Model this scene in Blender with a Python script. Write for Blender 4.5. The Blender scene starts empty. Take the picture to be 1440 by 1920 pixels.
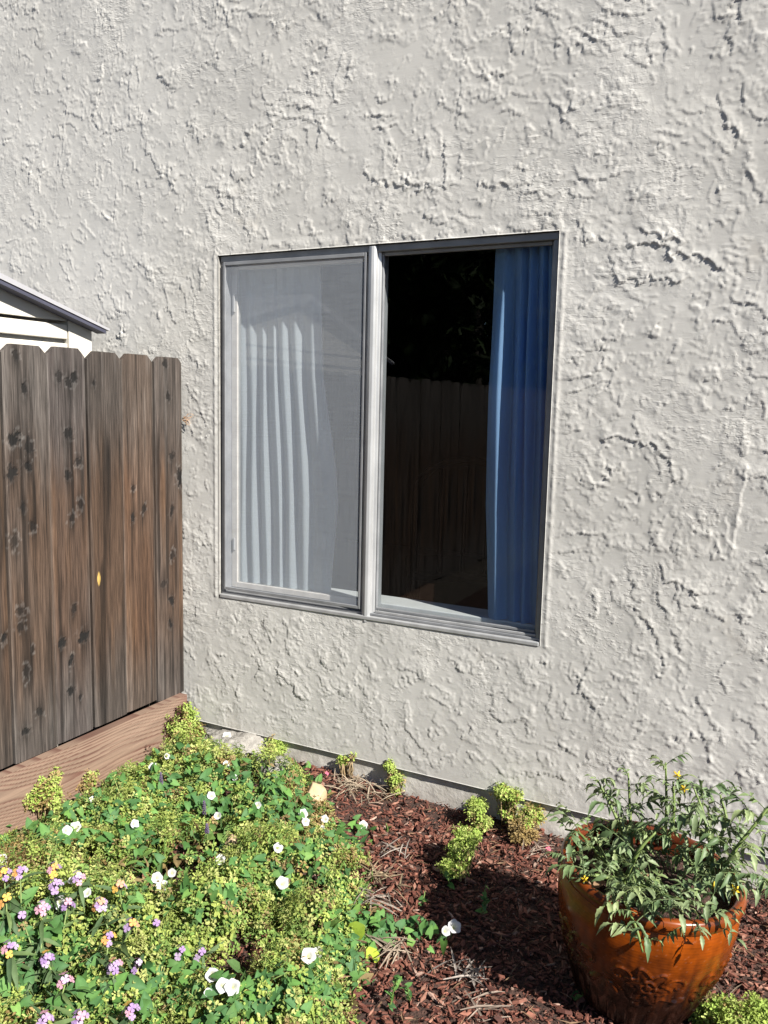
import bpy, math, random
import numpy as np

scene = bpy.context.scene
C = scene.collection
random.seed(7)
rng = np.random.default_rng(7)

# ------------------------------------------------------------------ camera
CAM = np.array([1.9063, -2.4172, 0.7206])
YAW, PITCH, ROLL, FPX = -0.4712, 0.1293, 0.0227, 1568.14


def cam_axes():
    d = np.array([math.sin(YAW) * math.cos(PITCH), math.cos(YAW) * math.cos(PITCH), -math.sin(PITCH)])
    r = np.array([math.cos(YAW), -math.sin(YAW), 0.0])
    u = np.cross(r, d)
    c, s = math.cos(ROLL), math.sin(ROLL)
    return c * r + s * u, -s * r + c * u, d


CR, CU, CD = cam_axes()
cam_data = bpy.data.cameras.new('camera')
cam = bpy.data.objects.new('camera', cam_data)
C.objects.link(cam)
import mathutils
M = mathutils.Matrix.Identity(4)
for i in range(3):
    M[i][0], M[i][1], M[i][2], M[i][3] = CR[i], CU[i], -CD[i], CAM[i]
cam.matrix_world = M
cam_data.sensor_fit = 'VERTICAL'
cam_data.sensor_height = 36.0
cam_data.sensor_width = 27.0
cam_data.lens = 36.0 * FPX / 1920.0
cam_data.clip_start = 0.02
cam_data.clip_end = 500
scene.camera = cam

# ------------------------------------------------------------------ sky, sun, exposure
SUN_EL = math.radians(38.5)
SUN_H = np.array([0.944, -0.330])                       # horizontal direction towards the sun
SUN_H = SUN_H / np.linalg.norm(SUN_H)
world = bpy.data.worlds.new('World')
scene.world = world
world.use_nodes = True
wn = world.node_tree.nodes
wl = world.node_tree.links
bg = wn.get('Background') or wn.new('ShaderNodeBackground')
sky = wn.new('ShaderNodeTexSky')
sky.sky_type = 'NISHITA'
sky.sun_disc = False
sky.sun_elevation = SUN_EL
sky.sun_rotation = math.atan2(SUN_H[0], SUN_H[1])
sky.air_density = 0.7
sky.dust_density = 0.15
sky.ozone_density = 2.0
wl.new(sky.outputs[0], bg.inputs[0])
bg.inputs[1].default_value = 0.05
sun_d = bpy.data.lights.new('sun', 'SUN')
sun_d.energy = 5.0
sun_d.angle = math.radians(0.5)
sun_d.color = (1.0, 0.95, 0.87)
sun = bpy.data.objects.new('sun', sun_d)
C.objects.link(sun)
sdir = mathutils.Vector((SUN_H[0] * math.cos(SUN_EL), SUN_H[1] * math.cos(SUN_EL), math.sin(SUN_EL)))
sun.rotation_euler = sdir.to_track_quat('Z', 'Y').to_euler()
sun.location = (6, -3, 6)
vs = scene.view_settings
vs.view_transform = 'Standard'
vs.look = 'None'
vs.gamma = 1.0
vs.use_curve_mapping = False
vs.exposure = 1.22
scene.cycles.max_bounces = 10
scene.cycles.transparent_max_bounces = 16
scene.cycles.caustics_reflective = False
scene.cycles.caustics_refractive = False
scene.cycles.sample_clamp_indirect = 6.0


# ------------------------------------------------------------------ helpers
def ray(px, py):
    v = CD * FPX + CR * (px - 720) - CU * (py - 960)
    return v / np.linalg.norm(v)


def on_plane(px, py, ax, val):
    v = ray(px, py)
    return CAM + v * ((val - CAM[ax]) / v[ax])


def sstep(a, b, x):
    t = np.clip((x - a) / (b - a), 0, 1)
    return t * t * (3 - 2 * t)


def tag(o, label=None, cat=None, group=None, kind=None):
    if label:
        o['label'] = label
    if cat:
        o['category'] = cat
    if group:
        o['group'] = group
    if kind:
        o['kind'] = kind
    return o


def empty(name, loc, rz=0.0):
    o = bpy.data.objects.new(name, None)
    o.empty_display_size = 0.05
    o.location = loc
    o.rotation_euler = (0, 0, rz)
    C.objects.link(o)
    return o


def np_mesh(name, V, faces, smooth=False, col=None):
    V = np.asarray(V, dtype=np.float32)
    if isinstance(faces, np.ndarray):
        faces = [faces]
    faces = [f for f in faces if len(f)]
    me = bpy.data.meshes.new(name)
    me.vertices.add(len(V))
    me.vertices.foreach_set('co', V.ravel())
    loops = np.concatenate([f.ravel() for f in faces]).astype(np.int32)
    starts, off = [], 0
    for f in faces:
        k = f.shape[1]
        starts.append(off + np.arange(len(f)) * k)
        off += f.size
    starts = np.concatenate(starts).astype(np.int32)
    me.loops.add(len(loops))
    me.loops.foreach_set('vertex_index', loops)
    me.polygons.add(len(starts))
    me.polygons.foreach_set('loop_start', starts)
    me.update(calc_edges=True)
    me.validate()
    if smooth:
        me.shade_smooth()
    else:
        me.shade_flat()
    if col is not None:
        set_col(me, col)
    return me


def set_col(me, col):
    col = np.asarray(col, dtype=np.float32)
    if col.shape[1] == 3:
        col = np.concatenate([col, np.ones((len(col), 1), np.float32)], 1)
    a = me.color_attributes.new('tint', 'FLOAT_COLOR', 'POINT')
    a.data.foreach_set('color', col.ravel())


def link(name, me, mat, parent=None):
    o = bpy.data.objects.new(name, me)
    if mat is not None and len(me.materials) == 0:
        me.materials.append(mat)
    C.objects.link(o)
    if parent is not None:
        o.parent = parent
    return o


class MB:
    """collects polygons of any size for one mesh"""

    def __init__(self):
        self.v, self.f = [], []

    def add(self, vs, fs):
        n = len(self.v)
        self.v += [tuple(map(float, p)) for p in vs]
        self.f += [tuple(i + n for i in f) for f in fs]

    def box(self, x0, x1, y0, y1, z0, z1):
        self.add([(x0, y0, z0), (x1, y0, z0), (x1, y1, z0), (x0, y1, z0), (x0, y0, z1), (x1, y0, z1), (x1, y1, z1), (x0, y1, z1)],
                 [(0, 3, 2, 1), (4, 5, 6, 7), (0, 1, 5, 4), (1, 2, 6, 5), (2, 3, 7, 6), (3, 0, 4, 7)])

    def tube(self, pts, rad, seg=6):
        pts = [np.array(p, float) for p in pts]
        if not hasattr(rad, '__len__'):
            rad = [rad] * len(pts)
        rings, ref = [], None
        for i, p in enumerate(pts):
            t = pts[min(i + 1, len(pts) - 1)] - pts[max(i - 1, 0)]
            t = t / (np.linalg.norm(t) + 1e-9)
            if ref is None:
                ref = np.array([1.0, 0, 0]) if abs(t[0]) < 0.8 else np.array([0, 1.0, 0])
            a = ref - t * (ref @ t)
            a = a / (np.linalg.norm(a) + 1e-9)
            ref = a
            b = np.cross(t, a)
            rings.append([p + rad[i] * (math.cos(w) * a + math.sin(w) * b) for w in np.arange(seg) * 2 * math.pi / seg])
        vs = [q for r in rings for q in r]
        fs = []
        for i in range(len(pts) - 1):
            for k in range(seg):
                k2 = (k + 1) % seg
                fs.append((i * seg + k, i * seg + k2, (i + 1) * seg + k2, (i + 1) * seg + k))
        fs.append(tuple(range(seg - 1, -1, -1)))
        fs.append(tuple((len(pts) - 1) * seg + k for k in range(seg)))
        self.add(vs, fs)

    def mesh(self, name, smooth=False):
        me = bpy.data.meshes.new(name)
        me.from_pydata(self.v, [], self.f)
        me.update()
        if smooth:
            me.shade_smooth()
        else:
            me.shade_flat()
        return me

    def build(self, name, mat, parent=None, smooth=False, bevel=0.0):
        o = link(name, self.mesh(name, smooth), mat, parent)
        if bevel:
            m = o.modifiers.new('bevel', 'BEVEL')
            m.width = bevel
            m.segments = 2
            m.limit_method = 'ANGLE'
        return o


def band(shape, cell, lam, seed, bw=0.45, ang=0.0, an=1.0):
    """band limited gaussian field; lam = wavelength in metres, an = elongation along ang"""
    r = np.random.default_rng(seed)
    ny, nx = shape
    w = np.fft.rfft2(r.standard_normal((ny, nx)))
    ky = np.fft.fftfreq(ny, cell)[:, None]
    kx = np.fft.rfftfreq(nx, cell)[None, :]
    ca, sa = math.cos(ang), math.sin(ang)
    ku = (kx * ca + ky * sa) * an
    kv = -kx * sa + ky * ca
    k = np.sqrt(ku ** 2 + kv ** 2) + 1e-9
    g = np.exp(-(np.log(k * lam) / bw) ** 2 / 2)
    g[0, 0] = 0
    f = np.fft.irfft2(w * g, s=(ny, nx))
    return f / f.std()


# smooth 2-D value noise at arbitrary points
_perm = np.random.default_rng(5).random((256, 256))


def vnoise(x, y, s, seed=0):
    x = np.asarray(x, float) * s + 13.7 * seed + 100
    y = np.asarray(y, float) * s + 7.3 * seed + 100
    xi, yi = np.floor(x).astype(int), np.floor(y).astype(int)
    fx, fy = x - xi, y - yi
    fx, fy = fx * fx * (3 - 2 * fx), fy * fy * (3 - 2 * fy)
    p = lambda a, b: _perm[a % 256, b % 256]
    return (p(xi, yi) * (1 - fx) + p(xi + 1, yi) * fx) * (1 - fy) + (p(xi, yi + 1) * (1 - fx) + p(xi + 1, yi + 1) * fx) * fy


# ------------------------------------------------------------------ materials
def nodes_of(m):
    m.use_nodes = True
    return m.node_tree.nodes, m.node_tree.links


def ramp(nd, stops):
    r = nd.new('ShaderNodeValToRGB')
    e = r.color_ramp.elements
    while len(e) < len(stops):
        e.new(0.5)
    for i, (p, c) in enumerate(stops):
        e[i].position = p
        e[i].color = (c[0], c[1], c[2], 1)
    return r


def noise(nd, lk, scale, detail=4, rough=0.55, vec=None, mapscale=None, dist=0.0):
    n = nd.new('ShaderNodeTexNoise')
    n.inputs['Scale'].default_value = scale
    n.inputs['Detail'].default_value = detail
    n.inputs['Roughness'].default_value = rough
    n.inputs['Distortion'].default_value = dist
    tc = nd.new('ShaderNodeTexCoord')
    src = tc.outputs['Object']
    if mapscale:
        mp = nd.new('ShaderNodeMapping')
        mp.inputs['Scale'].default_value = mapscale
        lk.new(src, mp.inputs[0])
        src = mp.outputs[0]
    lk.new(src, n.inputs['Vector'])
    return n


def mix_rgb(nd, lk, a, b, fac, mode='MIX'):
    m = nd.new('ShaderNodeMix')
    m.data_type = 'RGBA'
    m.blend_type = mode
    for sock, val in ((m.inputs[6], a), (m.inputs[7], b), (m.inputs[0], fac)):
        if hasattr(val, 'links'):
            lk.new(val, sock)
        elif isinstance(val, tuple):
            sock.default_value = (val[0], val[1], val[2], 1)
        else:
            sock.default_value = val
    return m.outputs[2]


def bump(nd, lk, height, strength, dist, bsdf, normal=None):
    b = nd.new('ShaderNodeBump')
    b.inputs['Strength'].default_value = strength
    b.inputs['Distance'].default_value = dist
    lk.new(height, b.inputs['Height'])
    if normal is not None:
        lk.new(normal, b.inputs['Normal'])
    if bsdf is not None:
        lk.new(b.outputs[0], bsdf.inputs['Normal'])
    return b.outputs[0]


def simple(name, c1, c2=None, scale=20, rough=0.6, metal=0.0, bstr=0.0, bdist=0.002, bscale=None, coat=0.0, mapscale=None, spec=0.5):
    m = bpy.data.materials.new(name)
    nd, lk = nodes_of(m)
    b = nd['Principled BSDF']
    b.inputs['Roughness'].default_value = rough
    b.inputs['Metallic'].default_value = metal
    b.inputs['Coat Weight'].default_value = coat
    b.inputs['Specular IOR Level'].default_value = spec
    n = noise(nd, lk, scale, mapscale=mapscale)
    r = ramp(nd, [(0.32, c1), (0.68, c2 or c1)])
    lk.new(n.outputs['Fac'], r.inputs[0])
    lk.new(r.outputs[0], b.inputs['Base Color'])
    if bstr:
        n2 = noise(nd, lk, bscale or scale * 3, mapscale=mapscale)
        bump(nd, lk, n2.outputs['Fac'], bstr, bdist, b)
    return m


def tint_mat(name, rough=0.6, trans=0.0, scale=60, amount=0.25, bstr=0.0, bdist=0.001, mapscale=None, spec=0.4, objvar=0.0, coat=0.0):
    """colour from the mesh attribute 'tint', with a little procedural variation; optional light through thin leaves"""
    m = bpy.data.materials.new(name)
    nd, lk = nodes_of(m)
    b = nd['Principled BSDF']
    out = nd['Material Output']
    b.inputs['Roughness'].default_value = rough
    b.inputs['Specular IOR Level'].default_value = spec
    b.inputs['Coat Weight'].default_value = coat
    a = nd.new('ShaderNodeVertexColor')
    a.layer_name = 'tint'
    n = noise(nd, lk, scale, mapscale=mapscale)
    r = ramp(nd, [(0.3, (1 - amount,) * 3), (0.7, (1 + amount,) * 3)])
    lk.new(n.outputs['Fac'], r.inputs[0])
    c = mix_rgb(nd, lk, a.outputs[0], r.outputs[0], 1.0, 'MULTIPLY')
    if objvar:
        oi = nd.new('ShaderNodeObjectInfo')
        r2 = ramp(nd, [(0.0, (1 - objvar, 1 - objvar * 0.8, 1 - objvar)), (0.5, (1, 1, 1)), (1.0, (1 + objvar * 1.3, 1 + objvar, 1 + objvar * 0.2))])
        lk.new(oi.outputs['Random'], r2.inputs[0])
        c = mix_rgb(nd, lk, c, r2.outputs[0], 1.0, 'MULTIPLY')
    lk.new(c, b.inputs['Base Color'])
    if bstr:
        bump(nd, lk, n.outputs['Fac'], bstr, bdist, b)
    if trans:
        t = nd.new('ShaderNodeBsdfTranslucent')
        lk.new(c, t.inputs[0])
        ms = nd.new('ShaderNodeMixShader')
        ms.inputs[0].default_value = trans
        lk.new(b.outputs[0], ms.inputs[1])
        lk.new(t.outputs[0], ms.inputs[2])
        lk.new(ms.outputs[0], out.inputs[0])
    return m


def stucco_material():
    m = bpy.data.materials.new('stucco_paint')
    nd, lk = nodes_of(m)
    b = nd['Principled BSDF']
    b.inputs['Roughness'].default_value = 0.75
    b.inputs['Specular IOR Level'].default_value = 0.25
    n1 = noise(nd, lk, 1.6, 5, 0.6)
    r1 = ramp(nd, [(0.3, (0.455, 0.445, 0.418)), (0.55, (0.510, 0.500, 0.473)), (0.8, (0.535, 0.526, 0.500))])
    lk.new(n1.outputs['Fac'], r1.inputs[0])
    n2 = noise(nd, lk, 5.0, 8, 0.65)
    r2 = ramp(nd, [(0.60, (1, 1, 1)), (0.78, (0.86, 0.83, 0.79))])
    lk.new(n2.outputs['Fac'], r2.inputs[0])
    c = mix_rgb(nd, lk, r1.outputs[0], r2.outputs[0], 1.0, 'MULTIPLY')
    lk.new(c, b.inputs['Base Color'])
    tc = nd.new('ShaderNodeTexCoord')
    P = tc.outputs['Object']

    def mth(op, a_, b_=None, c_=None):
        m_ = nd.new('ShaderNodeMath')
        m_.operation = op
        for k_, v_ in enumerate((a_, b_, c_)):
            if v_ is None:
                continue
            if hasattr(v_, 'links'):
                lk.new(v_, m_.inputs[k_])
            else:
                m_.inputs[k_].default_value = v_
        return m_.outputs[0]

    def ns(scale, detail, seed, rot=0.0, stretch=1.0, rough=0.5):
        mp = nd.new('ShaderNodeMapping')
        mp.inputs['Location'].default_value = (seed * 3.1, seed * 1.7, seed * 2.3)
        mp.inputs['Rotation'].default_value = (0, rot, 0)
        mp.inputs['Scale'].default_value = (1.0 / stretch, 1, 1)
        lk.new(P, mp.inputs[0])
        n_ = nd.new('ShaderNodeTexNoise')
        n_.inputs['Scale'].default_value = scale
        n_.inputs['Detail'].default_value = detail
        n_.inputs['Roughness'].default_value = rough
        lk.new(mp.outputs[0], n_.inputs['Vector'])
        return n_.outputs['Fac']

    def rng_(v, lo, hi):
        r_ = nd.new('ShaderNodeMapRange')
        r_.interpolation_type = 'SMOOTHSTEP'
        r_.inputs['From Min'].default_value = lo
        r_.inputs['From Max'].default_value = hi
        lk.new(v, r_.inputs['Value'])
        return r_.outputs[0]

    warp = ns(14, 4, 1, rough=0.6)
    region = ns(2.4, 2, 2)
    total = None

    def addh(v):
        nonlocal total
        total = v if total is None else mth('ADD', total, v)

    def lap_n(dx, dz, lam, seed, amp, lo, wv=5.0, ww=2.2, mscale=1.0):
        sep = nd.new('ShaderNodeVectorMath')
        sep.operation = 'DOT_PRODUCT'
        sep.inputs[1].default_value = (dx / lam, 0, dz / lam)
        lk.new(P, sep.inputs[0])
        ph = mth('MULTIPLY_ADD', ns(0.45 / lam, 1, seed), wv, sep.outputs['Value'])
        ph = mth('MULTIPLY_ADD', warp, ww, ph)
        fr_ = mth('POWER', mth('FRACT', ph), 1.3)
        mk = rng_(mth('MULTIPLY_ADD', region, 0.45, ns(mscale / lam, 2, seed + 20)), lo, lo + 0.16)
        addh(mth('MULTIPLY', mth('MULTIPLY', fr_, mk), amp))

    lap_n(-0.35, -0.94, 0.16, 3, 0.0010, 0.71)
    lap_n(-0.75, -0.66, 0.11, 4, 0.0010, 0.72)
    lap_n(-0.60, -0.80, 0.06, 5, 0.0009, 0.73)
    lap_n(-0.95, -0.30, 0.08, 6, 0.0009, 0.75)
    lap_n(0.35, -0.94, 0.09, 7, 0.0009, 0.75)

    def drag(rot, scale, stretch, seed, amp, lo):
        rid = rng_(ns(scale, 3, seed, rot, stretch, 0.6), 0.50, 0.62)
        mk = rng_(mth('MULTIPLY_ADD', region, 0.45, ns(5.0, 3, seed + 30)), lo, lo + 0.10)
        addh(mth('MULTIPLY', mth('MULTIPLY', rid, mk), amp))

    drag(0.85, 75, 3.0, 8, 0.0004, 0.79)
    drag(0.30, 80, 3.2, 9, 0.0004, 0.81)
    drag(1.35, 85, 3.0, 10, 0.0004, 0.82)
    drag(-0.5, 95, 1.6, 11, 0.0005, 0.80)
    # sand grain and brush strokes
    addh(mth('MULTIPLY', ns(420, 3, 12, rough=0.6), 0.00022))
    addh(mth('MULTIPLY', ns(150, 3, 13, 0.7, 6.0), 0.00022))
    bp_ = nd.new('ShaderNodeBump')
    bp_.inputs['Strength'].default_value = 1.0
    bp_.inputs['Distance'].default_value = 1.0
    lk.new(total, bp_.inputs['Height'])
    lk.new(bp_.outputs[0], b.inputs['Normal'])
    return m


def glass_material():
    m = bpy.data.materials.new('window_glass')
    nd, lk = nodes_of(m)
    out = nd['Material Output']
    nd.remove(nd['Principled BSDF'])
    t = nd.new('ShaderNodeBsdfTransparent')
    t.inputs[0].default_value = (0.955, 0.975, 0.985, 1)
    g = nd.new('ShaderNodeBsdfGlossy')
    g.inputs['Roughness'].default_value = 0.0
    g.inputs[0].default_value = (1, 1, 1, 1)
    fr = nd.new('ShaderNodeFresnel')
    fr.inputs[0].default_value = 1.5
    mu = nd.new('ShaderNodeMath')
    mu.operation = 'MULTIPLY'
    mu.inputs[1].default_value = 0.48
    lk.new(fr.outputs[0], mu.inputs[0])
    ms = nd.new('ShaderNodeMixShader')
    lk.new(mu.outputs[0], ms.inputs[0])
    lk.new(t.outputs[0], ms.inputs[1])
    lk.new(g.outputs[0], ms.inputs[2])
    n = noise(nd, lk, 2.2, 1, 0.4)
    bp = nd.new('ShaderNodeBump')
    bp.inputs['Strength'].default_value = 0.05
    bp.inputs['Distance'].default_value = 0.004
    lk.new(n.outputs['Fac'], bp.inputs['Height'])
    lk.new(bp.outputs[0], g.inputs['Normal'])
    lk.new(ms.outputs[0], out.inputs[0])
    return m


def screen_material():
    """woven insect mesh, far finer than a pixel: partly open, partly grey thread"""
    m = bpy.data.materials.new('insect_mesh')
    nd, lk = nodes_of(m)
    out = nd['Material Output']
    nd.remove(nd['Principled BSDF'])
    t = nd.new('ShaderNodeBsdfTransparent')
    d = nd.new('ShaderNodeBsdfDiffuse')
    d.inputs[0].default_value = (0.64, 0.69, 0.76, 1)
    n = noise(nd, lk, 300, 1, 0.5, mapscale=(1, 1, 0.03))
    n2 = noise(nd, lk, 300, 1, 0.5, mapscale=(0.03, 1, 1))
    ad = nd.new('ShaderNodeMath')
    lk.new(n.outputs['Fac'], ad.inputs[0])
    lk.new(n2.outputs['Fac'], ad.inputs[1])
    mr = nd.new('ShaderNodeMapRange')
    mr.inputs['From Min'].default_value = 0.6
    mr.inputs['From Max'].default_value = 1.4
    mr.inputs['To Min'].default_value = 0.20
    mr.inputs['To Max'].default_value = 0.29
    lk.new(ad.outputs[0], mr.inputs['Value'])
    ms = nd.new('ShaderNodeMixShader')
    lk.new(mr.outputs[0], ms.inputs[0])
    lk.new(t.outputs[0], ms.inputs[1])
    lk.new(d.outputs[0], ms.inputs[2])
    lk.new(ms.outputs[0], out.inputs[0])
    return m


def fabric_material(name, col):
    m = bpy.data.materials.new(name)
    nd, lk = nodes_of(m)
    b = nd['Principled BSDF']
    out = nd['Material Output']
    b.inputs['Roughness'].default_value = 0.9
    b.inputs['Specular IOR Level'].default_value = 0.1
    n = noise(nd, lk, 400, 2, 0.5, mapscale=(1, 1, 0.15))
    r = ramp(nd, [(0.3, tuple(0.92 * c for c in col)), (0.7, col)])
    lk.new(n.outputs['Fac'], r.inputs[0])
    lk.new(r.outputs[0], b.inputs['Base Color'])
    t = nd.new('ShaderNodeBsdfTranslucent')
    lk.new(r.outputs[0], t.inputs[0])
    ms = nd.new('ShaderNodeMixShader')
    ms.inputs[0].default_value = 0.5
    lk.new(b.outputs[0], ms.inputs[1])
    lk.new(t.outputs[0], ms.inputs[2])
    lk.new(ms.outputs[0], out.inputs[0])
    return m


MAT = {}
MAT['stucco'] = stucco_material()
MAT['foundation'] = simple('foundation_paint', (0.38, 0.36, 0.325), (0.54, 0.52, 0.485), 18, 0.85, bstr=0.6, bdist=0.006, bscale=30)
MAT['flashing'] = simple('flashing_metal', (0.33, 0.32, 0.31), (0.42, 0.41, 0.39), 30, 0.6)
MAT['alu'] = simple('weathered_aluminium', (0.20, 0.207, 0.218), (0.30, 0.308, 0.32), 12, 0.5, metal=0.35, bstr=0.15, bdist=0.001, mapscale=(1, 1, 1))
MAT['alu_light'] = simple('bright_aluminium', (0.33, 0.335, 0.34), (0.47, 0.475, 0.48), 16, 0.42, metal=0.35, bstr=0.1, bdist=0.001, mapscale=(1, 1, 0.3))
MAT['joint_shade'] = simple('joint_shade_grey', (0.16, 0.165, 0.17), (0.22, 0.225, 0.23), 12, 0.5, metal=0.3)
MAT['sash'] = simple('tan_sash_paint', (0.42, 0.40, 0.37), (0.55, 0.53, 0.50), 20, 0.5)
MAT['sill'] = simple('white_sill_paint', (0.68, 0.68, 0.66), (0.76, 0.76, 0.74), 20, 0.5)
MAT['glass'] = glass_material()
MAT['screen'] = screen_material()
MAT['curtain_white'] = fabric_material('white_curtain_cloth', (0.90, 0.95, 0.98))
MAT['curtain_skylit'] = fabric_material('skylit_blue_cloth', (0.40, 0.64, 0.98))  # blue of the skylit shade put into the pale cloth colour
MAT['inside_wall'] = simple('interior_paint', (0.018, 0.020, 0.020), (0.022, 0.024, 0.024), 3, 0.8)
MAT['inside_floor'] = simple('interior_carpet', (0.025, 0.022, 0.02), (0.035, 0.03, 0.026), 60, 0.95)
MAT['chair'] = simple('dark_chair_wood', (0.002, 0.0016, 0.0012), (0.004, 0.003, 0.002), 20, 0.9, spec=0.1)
MAT['board'] = tint_mat('weathered_board', 0.85, 0, 420, 0.60, 0.8, 0.0016, mapscale=(1, 1, 0.03), spec=0.25)
MAT['kick'] = tint_mat('kickboard_wood', 0.75, 0, 200, 0.12, 0.3, 0.0012, mapscale=(1, 0.06, 1), spec=0.25)
MAT['shed'] = simple('cream_resin', (0.50, 0.475, 0.42), (0.54, 0.515, 0.46), 6, 0.55)
MAT['shed_roof'] = simple('grey_resin_roof', (0.28, 0.28, 0.30), (0.33, 0.33, 0.35), 8, 0.5)
MAT['soffit_shade'] = simple('soffit_shade_navy', (0.035, 0.037, 0.06), (0.05, 0.052, 0.08), 8, 0.6)  # shade under the eave put into the colour, far darker than the roof
MAT['soil'] = simple('bark_soil', (0.030, 0.015, 0.010), (0.075, 0.036, 0.026), 45, 0.95, bstr=1.0, bdist=0.02, bscale=90)
MAT['chip'] = tint_mat('bark_chip', 0.8, 0, 150, 0.3, 0.3, 0.001, spec=0.3)
MAT['leaf'] = tint_mat('thin_leaf', 0.65, 0.32, 90, 0.12, 0.0, spec=0.2)
MAT['leaf_one'] = tint_mat('bindweed_leaf', 0.6, 0.3, 50, 0.2, 0.2, 0.0008, spec=0.22, objvar=0.38)
MAT['tomato_leaf'] = tint_mat('tomato_leaf', 0.5, 0.22, 120, 0.18, 0.3, 0.001, spec=0.4, objvar=0.2)
MAT['stem'] = simple('green_stem', (0.10, 0.15, 0.035), (0.16, 0.22, 0.06), 40, 0.6)
MAT['dry_stem'] = simple('dry_stem', (0.20, 0.14, 0.07), (0.30, 0.22, 0.12), 40, 0.8)
MAT['petal'] = tint_mat('petal', 0.6, 0.3, 100, 0.08, spec=0.25, objvar=0.0)
MAT['straw'] = tint_mat('dry_straw', 0.85, 0.1, 80, 0.2, spec=0.2)
MAT['rock'] = simple('pale_rock', (0.17, 0.16, 0.145), (0.30, 0.285, 0.26), 26, 0.9, bstr=1.0, bdist=0.010, bscale=40)
MAT['rock_tan'] = simple('tan_rock', (0.36, 0.26, 0.15), (0.46, 0.35, 0.22), 14, 0.85, bstr=0.4, bdist=0.004, bscale=60)
MAT['trunk'] = simple('tree_bark', (0.05, 0.04, 0.03), (0.09, 0.075, 0.06), 18, 0.9, bstr=0.7, bdist=0.02)
MAT['twig'] = simple('orange_twig', (0.40, 0.20, 0.08), (0.50, 0.28, 0.12), 30, 0.8)

# ------------------------------------------------------------------ house wall (real relief, 4 mm grid)
WIN_W, WIN_H = 1.216, 1.22
ZB = -0.497
WALL_BACK = 0.11


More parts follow.
